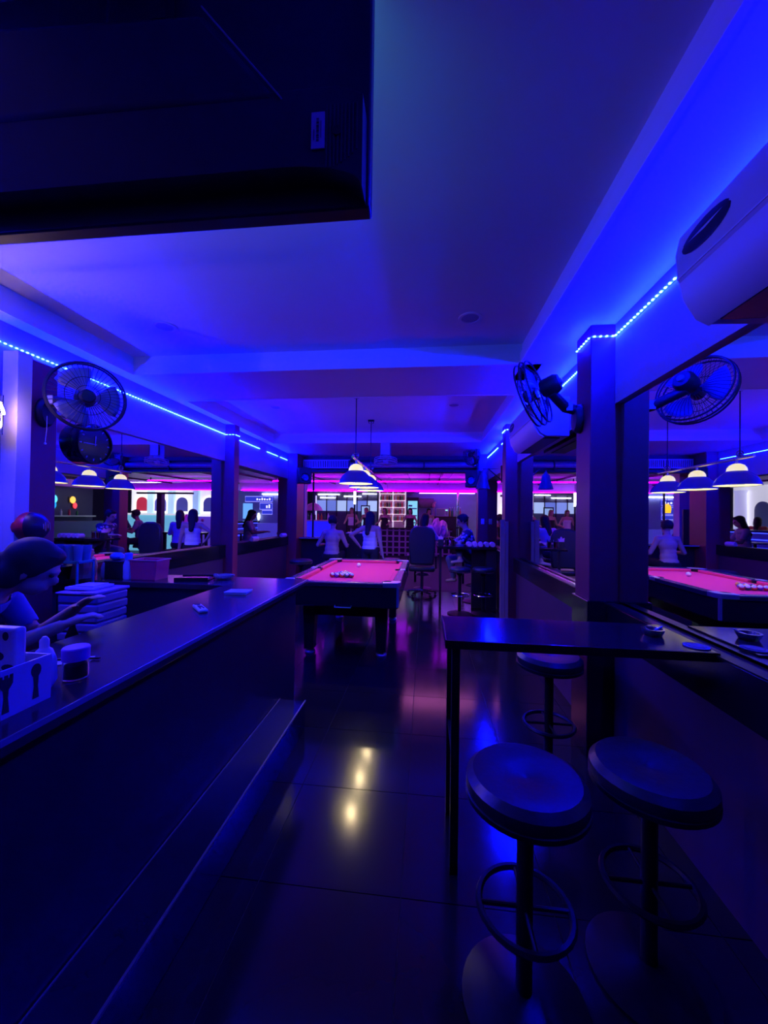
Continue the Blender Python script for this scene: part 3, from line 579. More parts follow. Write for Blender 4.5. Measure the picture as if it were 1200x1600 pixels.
am = thing('black_cabinet', 'black cabinet with pale top edge between the bare backed man and standing woman', 'cabinet', (-1.42, 7.9, 0)); obj('case', MB().box(-.19, .22, -.15, .2, 0, 1.16), blkm, am, .006); obj('top', MB().box(-.2, .23, -.16, .21, 1.16, 1.18), grey, am, .004); obj('lock', MB().ball((0.05, -.155, .72), .012, n=10), chrome, am)
for i, (x, y, z, lb) in enumerate(((-2.72, 5.9, 1.09, 'small white towel roll on the left ledge beside the near pillar'), (-2.72, 7.15, 1.09, 'pale pink towel roll on the left ledge near the end pillar'))):
    o = obj('towel_roll', MB().lathe([(0, -.08), (.035, -.08), (.042, -.06), (.042, .06), (.035, .08), (0, .08)], M.Translation((0, 0, .042)) @ axis((0.2, 1, 0)), 14), pinkw); o.location = (x, y, z); tag(o, lb, 'towel')
for i, x in enumerate((1.12, 1.27)):
    t = thing('switch_plate', ('left' if i == 0 else 'right')+' one of two white switch plates on the far right pillar', 'switch', (x, 7.747, 1.45)); obj('plate', MB().box(-.032, .032, -.006, .003, -.055, .055), white, t, .003); obj('rocker', MB().box(-.014, .014, -.011, -.006, -.025, .025), white, t, .002)

# ------------------------------------------------------------------ people
def ik(a, b, l1, l2, pole):
    a, b = V(a), V(b); d = b-a; L = min(d.length, (l1+l2)*.995); d.normalize(); b = a+d*L
    x = (l1*l1-l2*l2+L*L)/(2*L); h_ = math.sqrt(max(0, l1*l1-x*x)); p = V(pole); p = (p-d*p.dot(d)); p.normalize()
    return a+d*x+p*h_, b
def capsule(mb, a, b, ra, rb, n=14):
    mb.tube([V(a)+(V(b)-V(a))*t for t in (0, .33, .66, 1)], [ra, ra+(rb-ra)*.33, ra+(rb-ra)*.66, rb], n); mb.ball(a, ra, n=n); mb.ball(b, rb, n=n)
def person(label, loc, rz, pz, neck, head, hands, feet, skin, hair, long_hair, top, bottom, sleeve=.55, skirt=None, sc=1.0, poles=((-.4, -1, -.4), (.4, -1, -.4)), kpole=(0, 1, .2), shoes=None, bare=False, vox=.0125, strap=False, hs=1.0):
    t = thing('person', label, 'person', loc, rz)
    P = V((0, 0, pz)); N = V(neck); Hd = V(head); sp = (N-P).normalized(); X = V((1, 0, 0)); F = X.cross(sp)*-1
    if F.y < 0: F = -F
    A = M(((X.x, F.x, sp.x, 0), (X.y, F.y, sp.y, 0), (X.z, F.z, sp.z, 0), (0, 0, 0, 1)))
    g = MB(); L = (N-P).length; bones = []
    for f, rx, ry, rz_ in ((.0, .165, .115, .12), (.22, .145, .10, .12), (.42, .135, .095, .12), (.66, .155, .108, .14), (.84, .15, .095, .10)):
        g.ball(P+sp*L*f, rx*sc, ry*sc, rz_*sc, 20, A)
    sh = [N+X*s*.165*sc-sp*.055 for s in (-1, 1)]; hp = [P+X*s*.088*sc-sp*.03 for s in (-1, 1)]
    capsule(g, sh[0], sh[1], .058*sc, .058*sc); capsule(g, N-sp*.03, N+(Hd-N)*.6, .055*sc, .047*sc)
    hd = (Hd-N).normalized(); look = V((0, 1, 0)); look = (look-hd*look.dot(hd)*.6).normalized()
    lat = look.cross(hd).normalized(); upv = lat.cross(look).normalized()
    HA = M(((lat.x, look.x, upv.x, 0), (lat.y, look.y, upv.y, 0), (lat.z, look.z, upv.z, 0), (0, 0, 0, 1)))
    hq = lambda x, y, z: Hd+(lat*x+look*y+upv*z)*sc
    g.ball(hq(0, -.008, .025), .076*sc, .094*sc, .092*sc, 20, HA); g.ball(hq(0, .022, -.05), .055*sc, .062*sc, .062*sc, 16, HA)
    g.ball(hq(0, .035, -.088), .030*sc, .03*sc, .022*sc, 12, HA)
    g.ball(hq(0, .092, -.018), .013*sc, .020*sc, .024*sc, 10, HA); g.ball(hq(0, .082, .022), .05*sc, .012*sc, .012*sc, 12, HA)
    g.ball(hq(0, .076, -.062), .022*sc, .012*sc, .010*sc, 10, HA)
    for s in (-1, 1): g.ball(hq(s*.078, -.005, -.01), .012*sc, .02*sc, .032*sc, 10, HA)
    bones += [(P-sp*.1, N, 0), (N, Hd, 1)]
    for i, s in enumerate((-1, 1)):
        el, ha = ik(sh[i], hands[i], .275*sc, .25*sc, poles[i]); capsule(g, sh[i], el, .05*sc, .038*sc); capsule(g, el, ha, .038*sc, .026*sc)
        d = (ha-el).normalized(); sd = d.cross(V((0, 0, 1)));
        if sd.length < .2: sd = V((0, 1, 0))
        sd.normalize(); nn = sd.cross(d).normalized(); nn = -nn if nn.z > 0 else nn
        pm = ha+d*.05*sc; BA = M(((sd.x, d.x, nn.x, 0), (sd.y, d.y, nn.y, 0), (sd.z, d.z, nn.z, 0), (0, 0, 0, 1)))
        g.ball(pm, .038*sc, .05*sc, .017*sc, 14, BA)
        for k in range(4):
            o_ = (k-1.5)*.019*sc; l_ = (.058, .068, .064, .05)[k]*sc; b0 = pm+sd*o_+d*.035*sc
            b1 = b0+(d+nn*.25+sd*(k-1.5)*.06)*l_*.55; b2 = b1+(d*.7+nn*.75)*l_*.5
            g.tube([b0-d*.02, b0, b1, b2], [.0095*sc, .0095*sc, .009*sc, .008*sc], 8); g.ball(b2, .008*sc, n=8)
        th = -1 if i == 0 else 1
        b0 = pm-d*.02*sc-sd*th*.03*sc; b1 = b0+(d*.5-sd*th*.8+nn*.2)*.035*sc; b2 = b1+(d*.9-sd*th*.2+nn*.3)*.03*sc
        g.tube([b0, b1, b2], [.013*sc, .011*sc, .009*sc], 8); g.ball(b2, .009*sc, n=8)
        bones += [(sh[i], el, 2+i), (el, ha, 4+i), (ha, ha+d*.16*sc, 6+i)]
        kn, an = ik(hp[i], feet[i], .41*sc, .40*sc, kpole); capsule(g, hp[i], kn, .085*sc, .055*sc); capsule(g, kn, an, .055*sc, .036*sc)
        g.ball(kn+(an-kn)*.25-V((0, .02, 0)), .05*sc, .05*sc, .1*sc, 12)
        ft = an+V((0, .13*sc, -.055*sc)); capsule(g, an-V((0, .02, .035*sc)), ft, .036*sc, .028*sc)
        bones += [(hp[i], kn, 8+i), (kn, an, 10+i), (an, ft, 12+i)]
    me = bpy.data.meshes.new('body'); me.from_pydata([tuple(p) for p in g.v], [], g.f)
    bm = bmesh.new(); bm.from_mesh(me); bmesh.ops.recalc_face_normals(bm, faces=bm.faces); bm.to_mesh(me); bm.free()
    tmp = bpy.data.objects.new('body', me); C.objects.link(tmp)
    q = tmp.modifiers.new('r', 'REMESH'); q.mode = 'VOXEL'; q.voxel_size = vox; q.use_smooth_shade = True
    q = tmp.modifiers.new('s', 'SMOOTH'); q.factor = .5; q.iterations = 2
    dg = bpy.context.evaluated_depsgraph_get(); nm_ = bpy.data.meshes.new_from_object(tmp.evaluated_get(dg)); bpy.data.objects.remove(tmp)
    nm_.name = 'body'; nm_.materials.clear(); nm_.materials.append(skin); nm_.shade_smooth()
    body = bpy.data.objects.new('body', nm_); C.objects.link(body); body.parent = t
    nv = len(nm_.vertices); co_ = np.empty(nv*3); nm_.vertices.foreach_get('co', co_); co_ = co_.reshape(-1, 3)
    no_ = np.empty(nv*3); nm_.vertices.foreach_get('normal', no_); no_ = no_.reshape(-1, 3)
    best = np.full(nv, 1e9); bid = np.zeros(nv, int); bt_ = np.zeros(nv)
    rad = {0: .13, 1: .07, 2: .05, 3: .05, 4: .035, 5: .035, 6: .03, 7: .03, 8: .075, 9: .075, 10: .05, 11: .05, 12: .035, 13: .035}
    for a, b, k in bones:
        a = np.array(a); d = np.array(b)-a; tt = np.clip(((co_-a)@d)/(d@d), 0, 1); dist = np.linalg.norm(co_-a-tt[:, None]*d, axis=1)-rad[k]*sc
        mk = dist < best; best[mk] = dist[mk]; bid[mk] = k; bt_[mk] = tt[mk]
    polys = [tuple(p.vertices) for p in nm_.polygons]
    def shell(name, keep, off, m):
        fs = [p for p in polys if all(keep[i] for i in p)]
        if not fs: return
        used = sorted({i for p in fs for i in p}); mp = {i: k for k, i in enumerate(used)}
        vs = co_[used]+no_[used]*off
        mesh = bpy.data.meshes.new(name); mesh.from_pydata(vs.tolist(), [], [tuple(mp[i] for i in p) for p in fs]); mesh.materials.append(m); mesh.shade_smooth()
        o_ = bpy.data.objects.new(name, mesh); C.objects.link(o_); o_.parent = t
        sl_ = o_.modifiers.new('t', 'SOLIDIFY'); sl_.thickness = .006; sl_.offset = -1
    tor = (bid == 0)
    if top and not bare:
        k = (tor & (bt_ > .12) & (bt_ < (.80 if strap else .99))) | (((bid == 2) | (bid == 3)) & (bt_ < sleeve))
        if not strap: k |= (bid == 1) & (bt_ < .22)
        if sleeve > 1: k |= ((bid == 4) | (bid == 5)) & (bt_ < sleeve-1)
        if strap: k &= ~((bid == 2) | (bid == 3))
        shell('top', k, .011, top)
    k = (tor & (bt_ < .2)) | (((bid == 8) | (bid == 9)) & (bt_ < (skirt or 1.1)))
    if not skirt: k |= ((bid == 10) | (bid == 11)) & (bt_ < .93)
    shell('skirt' if skirt else 'trousers', k, .016, bottom)
    if shoes: shell('shoes', (bid == 12) | (bid == 13), .008, shoes)
    hm = MB(); hm.ball(hq(0, -.026, .045), .092*sc*hs, .098*sc*hs, .092*sc*hs, 22, HA)
    hm.ball(hq(0, .035, .088), .07*sc*hs, .05*sc*hs, .035*sc*hs, 14, HA)
    for s in (-1, 1): hm.ball(hq(s*.066, -.02, .02), .028*sc, .06*sc, .06*sc, 12, HA)
    if long_hair == 'bun':
        for s in (-1, 1): hm.ball(hq(s*.06, -.05, -.035), .04*sc, .055*sc, .07*sc, 12, HA)
        hm.ball(hq(0, -.125, -.02), .05*sc, .05*sc, .05*sc, 14, HA); hm.ball(hq(0, -.06, -.03), .075*sc, .06*sc, .07*sc, 14, HA)
    elif long_hair:
        for f in range(6): hm.ball(hq(0, -.07-.012*f, -.02-.055*f), (.088-.007*f)*sc, (.05-.003*f)*sc, .06*sc, 14, HA)
        for s in (-1, 1): hm.ball(hq(s*.075, -.03, -.06), .026*sc, .05*sc, .1*sc, 12, HA)
    ho = obj('hair', hm, hair, t); q = ho.modifiers.new('r', 'REMESH'); q.mode = 'VOXEL'; q.voxel_size = .012; q.use_smooth_shade = True
    q = ho.modifiers.new('s', 'SMOOTH'); q.factor = .5; q.iterations = 8
    for s in (-1, 1): obj('eye', MB().ball(hq(s*.031, .079, .008), .0105*sc, n=10), mat('eye_dark', (.05, .03, .03), .2), t)
    return t
blue_tee = mat('blue_tee', (.10, .14, .42), .8); lav = mat('lavender_top', (.50, .42, .62), .8); blackc = mat('black_cloth', (.02, .018, .022), .8)
whitec = mat('white_cloth', (.7, .68, .72), .8); darkc = mat('dark_blue_cloth', (.05, .05, .12), .8); orangec = mat('orange_cloth', (.8, .25, .08), .8); greyc = mat('grey_cloth', (.2, .2, .26), .8)
hbr = mat('brown_hair', (.16, .08, .04), .5)
plaid = mat('plaid_shirt', (.09, .09, .22), .8)
_nt = plaid.node_tree; _b = _nt.nodes['Principled BSDF']; _tc = _nt.nodes.new('ShaderNodeTexCoord'); _ck = _nt.nodes.new('ShaderNodeTexVoronoi'); _ck.inputs['Scale'].default_value = 17
_rp = _nt.nodes.new('ShaderNodeValToRGB'); _rp.color_ramp.interpolation = 'CONSTANT'; _rp.color_ramp.elements[0].color = (.45, .45, .62, 1); _rp.color_ramp.elements[1].color = (.03, .03, .10, 1); _rp.color_ramp.elements[1].position = .45
_nt.links.new(_tc.outputs['Object'], _ck.inputs['Vector']); _nt.links.new(_ck.outputs['Distance'], _rp.inputs['Fac']); _nt.links.new(_rp.outputs['Color'], _b.inputs['Base Color'])
stand = lambda y=0: ((-.10, y-.02, .09), (.10, y+.03, .09))
sit = lambda z, y=.36: ((-.13, y, z+.09), (.13, y, z+.09))
person('woman with black hair tied back, in a blue tee shirt, bending over the bar', (-2.235, 1.31, 0), R(-60), .92, (0, .40, 1.175), (.0, .53, 1.255), ((-.10, .66, 1.045), (.25, .70, 1.045)), ((-.11, -.02, .09), (.11, -.06, .09)), skin1, hairm, 'bun', blue_tee, blackc, sleeve=.75, shoes=blackc, vox=.010, hs=1.08)
person('bare backed person seated on a stool facing the street, short dark hair', (-1.78, 7.22, 0), R(-4), .78, (0, .05, 1.245), (0, .07, 1.40), ((-.26, .30, .95), (.22, .32, .95)), sit(.28, .32), skin1, hairm, False, None, blackc, bare=True)
stool(-1.78, 7.20, .66, 'round stool under the seated bare backed person', .17)
person('woman standing with a hand on her hip, white strapped top and black skirt', (-1.04, 7.22, 0), R(-18), .90, (0, .0, 1.345), (.0, .02, 1.49), ((-.235, -.02, .97), (.26, .02, .78)), stand(), skin1, hairm, True, whitec, blackc, strap=True, skirt=.75, poles=((-1, -.5, 0), (.3, -1, 0)), shoes=blackc, sc=.97)
person('dark haired person in a lavender top sitting beyond the black office chair', (-.05, 8.25, 0), R(-12), .84, (0, .05, 1.325), (.02, .10, 1.475), ((-.2, .38, 1.12), (.2, .38, 1.12)), sit(.32, .3), skin1, hairm, True, lav, blackc, sleeve=1.8, shoes=blackc, sc=.97)
stool(-.05, 8.24, .72, 'round stool under the person in the lavender top', .17)
person('man in a patterned blue shirt sitting at the front bar, facing left', (.84, 7.12, 0), R(90), .82, (0, .10, 1.30), (0, .175, 1.455), ((-.28, .50, 1.09), (-.42, .40, 1.08)), ((-.62, .26, .83), (.14, .30, .40)), skin1, hairm, False, plaid, greyc, sleeve=.9, shoes=None, kpole=(-.3, .6, .6))
stool(.88, 7.12, .70, 'round stool under the man in the patterned shirt', .17)
bar_w = [(-3.05, 15.75, 'leftmost of the bartenders behind the bar across the lane, in a pale top', hbr, whitec), (-2.42, 15.7, 'blonde bartender with a black top behind the far bar, left of the bottle shelves', mat('blonde_hair', (.45, .28, .12), .5), blackc), (-1.66, 15.7, 'bartender in a black sleeveless top in front of the lit bottle shelves', hbr, blackc), (-.62, 15.6, 'bartender with long black hair beside the lit drinks fridge', hairm, blackc), (.12, 15.8, 'dark haired bartender in a white top near the microwave', hairm, whitec)]
for x, y, lb, hr, tp_ in bar_w:
    person(lb, (x, y, .2), R(180+random.uniform(-25, 25)), .93, (0, .02, 1.40), (0, .05, 1.55), ((-.26, .22, 1.03), (.24, .25, 1.05)), stand(), skin1, hr, True, tp_, blackc, strap=True, skirt=.6, shoes=blackc, vox=.016)
person('dark haired person in a pale shirt outside the left opening, turned sideways', (-4.35, 9.0, 0), R(-75), .86, (0, .06, 1.36), (0, .12, 1.51), ((-.2, .40, 1.1), (.2, .42, 1.1)), ((-.1, .25, .42), (.1, .28, .42)), skin1, hairm, True, lav, darkc, sleeve=.8, shoes=blackc, vox=.015)
stool(-4.35, 9.0, .74, 'stool under the sideways person outside the left opening', .17)
person('person in a dark shirt outside the left opening beside the end pillar', (-3.35, 9.25, 0), R(30), .86, (0, .06, 1.36), (0, .1, 1.51), ((-.2, .36, 1.1), (.2, .36, 1.1)), ((-.1, .25, .42), (.1, .28, .42)), skin2, hairm, False, darkc, blackc, sleeve=.8, shoes=blackc, vox=.015)
stool(-3.35, 9.25, .74, 'stool under the dark shirted person outside the left opening', .17)
person('person in an orange top by the white columned shop', (-7.35, 12.55, 0), R(60), .9, (0, .02, 1.38), (0, .04, 1.53), ((-.24, .1, .85), (.24, .1, .85)), stand(), skin2, hairm, True, orangec, blackc, shoes=blackc, vox=.016)
person('man in a grey shirt seated outside, behind the far right pillar', (1.62, 9.15, 0), R(-120), .84, (0, .06, 1.33), (0, .12, 1.48), ((-.2, .38, 1.1), (.2, .38, 1.1)), ((-.1, .25, .42), (.1, .28, .42)), skin2, hairm, False, greyc, blackc, sleeve=.7, shoes=blackc, vox=.015)
stool(1.62, 9.15, .72, 'stool under the grey shirted man behind the far right pillar', .17)
person('woman in a dark blue top seated outside beside the grey shirted man', (2.65, 9.6, 0), R(120), .84, (0, .06, 1.33), (0, .12, 1.48), ((-.2, .38, 1.1), (.2, .38, 1.1)), ((-.1, .25, .42), (.1, .28, .42)), skin1, hairm, True, darkc, blackc, sleeve=.7, shoes=blackc, vox=.015)
stool(2.65, 9.6, .72, 'stool under the woman in dark blue behind the far right pillar', .17)

# ------------------------------------------------------------------ the lane and the places across it
struct('pavement', MB().box(-13, 10, 8.2, 20, -.12, -.006).box(-13, -3.0, -2, 8.2, -.12, -.006).box(1.4, 10, -2, 8.2, -.12, -.006), dark)
# awning with panels and rafters
aw = thing('awning', 'corrugated awning over the lane, lit magenta from below', 'awning', (-.5, 10, 2.68))
awm = mat('awning_sheet', (.75, .5, .85), .45, var=.1)
sl_ = .06/4
for i in range(22):
    x = -6.6+.6*i; obj('panel', MB().prism([(-1.6, -.03), (3.98, .06), (3.98, .075), (-1.6, -.015)], x+.006, x+.59, 'yz'), awm, aw, smooth=False)
ra = MB()
for i in range(8): obj('rafter', MB().prism([(-1.6, -.075), (3.96, .01), (3.96, .058), (-1.6, -.032)], -6.6+1.88*i-.02, -6.6+1.88*i+.02, 'yz'), dmetal, aw, smooth=False)
fb_ = thing('fascia_board', 'purple fascia board above the bar across the lane', 'fascia', (-.5, 14, 2.59))
for i in range(7): obj('board', MB().box(-6.6+1.9*i, -4.71+1.9*i, 0, .03, -.13, .14), mat('fascia_purple', (.6, .38, .85), .5), fb_, smooth=False)
obj('light_tube', MB().lathe([(.012, -6.5), (.012, 6.6)], M.Translation((0, -.03, -.145)) @ axis((1, 0, 0)), 8), mag_m, fb_)
tu = thing('neon_tube', 'long magenta neon tube under the awning', 'neon tube', (-.2, 11.4, 2.57)); obj('tube', MB().lathe([(.013, -4.5), (.013, 3.4)], axis((1, 0, 0)), 8), mag_m, tu)
for x in (-4.4, -1.5, .6, 3.3): obj('clip', MB().box(x-.01, x+.01, -.015, .015, -.015, .10), dmetal, tu)
# the bar across
struct('far_wall', MB().box(-5.2, 4.2, 17.4, 17.55, 0, 3.2), mat('far_wall_purple', (.30, .20, .60), .7))
struct('far_ceiling', MB().box(-5.2, 4.2, 14.05, 17.55, 2.62, 2.68), dark)
struct('far_platform', MB().box(-4.4, 2.0, 15.15, 17.4, 0, .2), dark)
cb = thing('far_bar_counter', 'bar counter with a lattice front across the lane', 'bar counter', (-1.1, 15.0, 0))
obj('top', MB().box(-1.9, 2.15, -.1, .4, 1.05, 1.1), lam, cb); obj('body', MB().box(-1.85, 2.12, .06, .2, 0, 1.05), blkm, cb)
lt = MB()
for i in range(17): lt.box(-1.86+.24*i, -1.80+.24*i, -.03, .06, 0, 1.05)
for j in range(5): lt.box(-1.86, 2.12, -.02, .06, .08+.22*j, .13+.22*j)
obj('lattice', lt, mat('lattice_grey', (.4, .4, .42), .5), cb, smooth=False, kind='stuff')
sf = thing('bottle_shelves', 'lit white bottle shelves behind the far bar', 'shelves', (-1.47, 16.9, .2))
for s in (-.56, .04, .58): obj('upright', MB().box(s-.025, s+.025, -.12, .12, 0, 2.42), glow('shelf_frame', (.85, .7, 1), .55, (.8, .8, .8)), sf)
for j in range(5): obj('shelf', MB().box(-.56, .58, -.12, .12, 1.12+.30*j, 1.14+.30*j), glow('shelf_light', (1, .72, .9), .9, (.8, .8, .8)), sf)
obj('back_panel', MB().box(-.6, .62, .12, .14, 0, 2.42), mat('shelf_back', (.25, .1, .25), .5), sf)
btl = None
bcol = [mat('bottle_amber', (.5, .2, .04), .1), mat('bottle_green', (.05, .25, .08), .1), mat('bottle_clear', (.6, .6, .7), .1), mat('bottle_dark', (.05, .02, .03), .1), mat('bottle_red', (.6, .05, .1), .1)]
protos = []
for k in range(5):
    protos.append(MB().lathe([(0, 0), (.036, 0), (.038, .01), (.038, .13+.01*k), (.014, .18+.008*k), (.013, .235), (0, .237)], n=10))
meshes = {}
for j in range(5):
    for i in range(12):
        k = (i*3+j*2) % 5
        if k not in meshes:
            q = obj('bottle', protos[k], bcol[k]); meshes[k] = q.data
        else: q = bpy.data.objects.new('bottle', meshes[k]); C.objects.link(q)
        q.location = (-1.97+.092*i+(.02 if i > 5 else 0), 16.86, .2+1.14+.30*j); tag(q, ['amber', 'green', 'clear', 'dark', 'red'][k]+' bottle on the %s lit shelf behind the far bar, number %d from the left' % (['lowest', 'second', 'middle', 'fourth', 'top'][j], i+1), 'bottle', 'bottles behind the far bar')
fr = thing('drinks_fridge', 'tall lit drinks fridge with a cyan front behind the far bar', 'fridge', (-.55, 16.4, .2))
obj('case', MB().box(-.27, .25, -.02, .45, 0, 2.15), blkm, fr); dr = obj('glass_door', MB().box(-.20, .20, -.05, -.02, .55, 2.0), glow('fridge_glow', (.25, .72, .9), .9), fr)
for j in range(4): obj('shelf_row', MB().box(-.18, .18, -.056, -.05, .75+.3*j, .80+.3*j).box(-.18, -.02, -.056, -.05, .86+.3*j, .93+.3*j), mat('fridge_stock', (.12, .25, .5), .4), dr)
obj('handle', MB().box(.21, .225, -.08, -.02, .9, 1.5), chrome, fr)
bk = thing('back_counter', 'dark back counter under the microwave behind the far bar', 'counter', (.9, 16.6, .2)); obj('top', MB().box(-.9, .9, -.3, .4, 1.30, 1.36), lam, bk); obj('case', MB().box(-.88, .88, -.25, .4, 0, 1.30), front, bk)
mw = thing('microwave', 'white microwave oven on the back counter', 'microwave', (.70, 16.55, 1.56)); obj('case', MB().box(-.25, .25, -.17, .2, 0, .34), white, mw, .01); obj('door', MB().box(-.23, .10, -.18, -.17, .03, .31), mat('mw_door', (.3, .36, .36), .3), mw); obj('buttons', MB().box(.13, .22, -.178, -.17, .05, .29), grey, mw); obj('display', MB().box(.13, .22, -.182, -.177, .24, .28), glow('mw_display', (.3, 1, .8), 1.5), mw)
fg = thing('flower_vase', 'pink flowers in a pale vase left of the microwave', 'vase', (.34, 16.5, 1.56)); obj('vase', MB().lathe([(.04, 0), (.06, .08), (.05, .25), (.04, .34), (.05, .36)], n=14), white, fg); obj('flowers', crumple(MB().ball((0, 0, .47), .07, .07, .10, 12).ball((.05, 0, .58), .05, n=10), .015, 8), mat('flower_pink', (.9, .25, .45), .6), fg, smooth=False)
for i, x in enumerate((1.02, 1.12, 1.22, 1.32, 1.45)):
    t = thing('spirit_bottle', ['first', 'second', 'third', 'fourth', 'last'][i]+' spirit bottle from the microwave on the back counter', 'bottle', (x, 16.5, 1.56), 0, 'spirit bottles right of the microwave'); obj('body', MB().lathe([(0, 0), (.04, 0), (.042, .2), (.015, .28), (.014, .36), (0, .365)], n=12), bcol[i % 5], t); obj('cap', MB().lathe([(.017, .35), (.017, .4), (0, .402)], n=10), silv, t)
cp_ = thing('chrome_column', 'shiny chrome column at the right end of the far bar', 'column', (1.22, 14.9, 0)); obj('shaft', MB().cyl(0, 0, 0, 2.6, .05, 16), chrome, cp_); obj('collar', MB().cyl(0, 0, 1.1, 1.16, .07, 16).cyl(0, 0, 0, .05, .1, 16), dmetal, cp_)
dtv = thing('wall_screen', 'dark switched off screen above the drinks fridge and microwave', 'screen', (.0, 17.3, 2.15)); obj('panel', MB().box(-.35, .35, -.06, 0, -.2, .2), blk, dtv); obj('bezel', MB().box(-.36, .36, -.062, -.055, -.21, -.195), dmetal, dtv)
# left half of the far side: lit shop fronts, tubes, blue bar
ls = thing('lit_shop_front', 'bright blue white shop window band left of the bottle shelves', 'shop front', (-3.4, 17.2, 0))
obj('backdrop', MB().box(-1.6, 1.3, 0, .05, 0, 2.6), mat('shop_dark', (.10, .09, .18), .6), ls)
for i in range(6): obj('pane', MB().box(-1.55+.47*i, -1.14+.47*i, -.04, 0, 1.75, 2.22), glow('pane_%d' % (i % 3), ((.25, .35, .95), (.15, .22, .75), (.45, .6, 1))[i % 3], .8), ls, smooth=False)
for i in range(7): obj('mullion', MB().box(-1.59+.47*i, -1.55+.47*i, -.06, 0, .8, 2.5), dmetal, ls, smooth=False)
for x0, x1, z in ((-1.5, -.5, 2.48), (-.3, .5, 2.40), (-1.4, -.7, 2.33), (.55, 1.2, 2.52)): obj('light_tube', MB().box(x0, x1, -.08, -.05, z, z+.025), wht_m, ls, smooth=False)
for i, (x, z0, z1) in enumerate(((-4.25, 1.2, 2.3), (-2.52, 1.95, 2.4))):
    t = thing('upright_tube_lamp', ('pale lit post at the left of the lane' if i == 0 else 'short bright upright tube lamp below the pool lamps'), 'lamp', (x, 14.6 if i == 0 else 13.5, 0)); obj('tube', MB().cyl(0, 0, z0, z1, .03 if i == 0 else .035, 10), wht_m if i else glow('post_glow', (.55, .55, 1), .9), t); obj('post', MB().cyl(0, 0, 0, z0, .03, 10).cyl(0, 0, z1, 2.68, .012, 8), dmetal, t)
dp = thing('blue_lit_door', 'pale blue lit panel door behind the bartenders', 'door', (-2.62, 16.6, .2)); obj('leaf', MB().box(-.16, .16, 0, .04, .9, 1.75), glow('door_glow', (.35, .55, 1), .7), dp); obj('frame', MB().box(-.2, -.16, -.02, .04, 0, 1.8).box(.16, .2, -.02, .04, 0, 1.8).box(-.2, .2, -.02, .04, 1.75, 1.8), dmetal, dp)
bb2 = thing('blue_bar', 'saturated blue lit counter at the left of the lane', 'counter', (-3.8, 12.9, 0)); obj('front', MB().box(-.5, .55, 0, .05, .55, 1.33), glow('blue_panel', (.005, .01, 1), .85, (.1, .1, .5)), bb2); obj('top', MB().box(-.55, .6, -.05, .4, 1.33, 1.37), white, bb2); obj('plinth', MB().box(-.5, .55, 0, .35, 0, .55), blk, bb2); obj('trim', MB().box(-.5, .55, -.02, 0, .53, .56), white, bb2)  # front panel glows blue, in place of LED light falling on it
pu = thing('pink_parasol', 'folded out pink parasol over the blue lit counter', 'parasol', (-4.0, 13.4, 0)); obj('canopy', MB().lathe([(.34, 1.70), (.30, 1.80), (.18, 1.93), (.0, 1.99)], n=16, cap=False), mat('parasol_pink', (.7, .35, .5), .6), pu); obj('pole', MB().cyl(0, 0, 0, 1.98, .015, 8), dmetal, pu)
b0 = None
for i in range(8):
    q = bpy.data.objects.new('bottle', meshes[i % 5]); C.objects.link(q); q.location = (-4.2+.12*i, 13.05, 1.37); tag(q, ['amber', 'green', 'clear', 'dark', 'red'][i % 5]+' bottle on the blue lit counter across the lane, number %d from the left' % (i+1), 'bottle', 'bottles on the blue counter')
pp_ = struct('pillar', MB().box(-3.02, -2.76, 8.55, 8.75, 0, 2.66), mat('pale_pillar', (.62, .5, .68), .6))
sg = thing('drain_pipe', 'dark thin pole at the left of the front opening', 'pole', (-2.66, 8.9, 0)); obj('shaft', MB().cyl(0, 0, 0, 2.66, .022, 10), dmetal, sg); obj('flange', MB().cyl(0, 0, 0, .02, .06, 12), dmetal, sg)
sb = thing('menu_board', 'dark menu board standing beside the pale pink pillar', 'board', (-2.86, 8.45, 0)); obj('panel', MB().box(-.06, .10, -.02, .02, .95, 1.75), mat('menu_dark', (.06, .03, .10), .4), sb); obj('stand', MB().box(.0, .04, -.02, .02, 0, .95).box(-.1, .14, -.08, .08, 0, .02), dmetal, sb)
# left side of the lane: blue sign shop and white columned shop (seen through the left bay and the right mirror)
bw = thing('blue_sign_shop', 'shop glowing blue with framed sign panels left of the bar', 'shop front', (-6.9, 15.6, 0))
obj('wall', MB().box(-1.2, 1.2, .1, .2, 0, 3.0), mat('shop_blue', (.12, .13, .4), .6), bw)
for x0, x1, z0, z1 in ((-.75, .45, 2.08, 2.30), (-.1, .45, 1.75, 2.02), (.0, .45, 1.55, 1.71)):
    f_ = obj('sign_panel', MB().box(x0, x1, .04, .1, z0, z1), glow('sign_blue', (.03, .05, .8), .5), bw)
    obj('neon_frame', MB().tube([(x0, .03, z0), (x1, .03, z0), (x1, .03, z1), (x0, .03, z1)], .012, 6, True), glow('frame_violet', (.3, .28, 1), 1.4), f_)
    n_ = int((x1-x0)/.12); lm = MB()
    for i in range(n_): 
        if i > n_//3: lm.box(x0+.06+.11*i, x0+.12+.11*i, .025, .04, z0+.06, z1-.06-.02*(i % 3))
    obj('sign_strokes', lm, glow('stroke_white', (.8, .8, 1), 1.2), f_)
obj('bright_pane', MB().box(-.85, -.45, .04, .1, 1.35, 2.0), glow('pane_cyan', (.15, .45, 1), .85), bw); obj('bright_bulb', MB().ball((.02-.15, .0, 1.45), .06, .05, .16, 12), glow('bulb_white', (.85, 1, .9), 4), bw); obj('header_tube', MB().box(.0, 1.1, 0, .04, 2.38, 2.42), wht_m, bw); obj('counter', MB().box(-1.1, 1.1, -.6, -.2, 0, 1.18), glow('blue_panel2', (.06, .06, .9), .35, (.2, .2, .5)), bw)
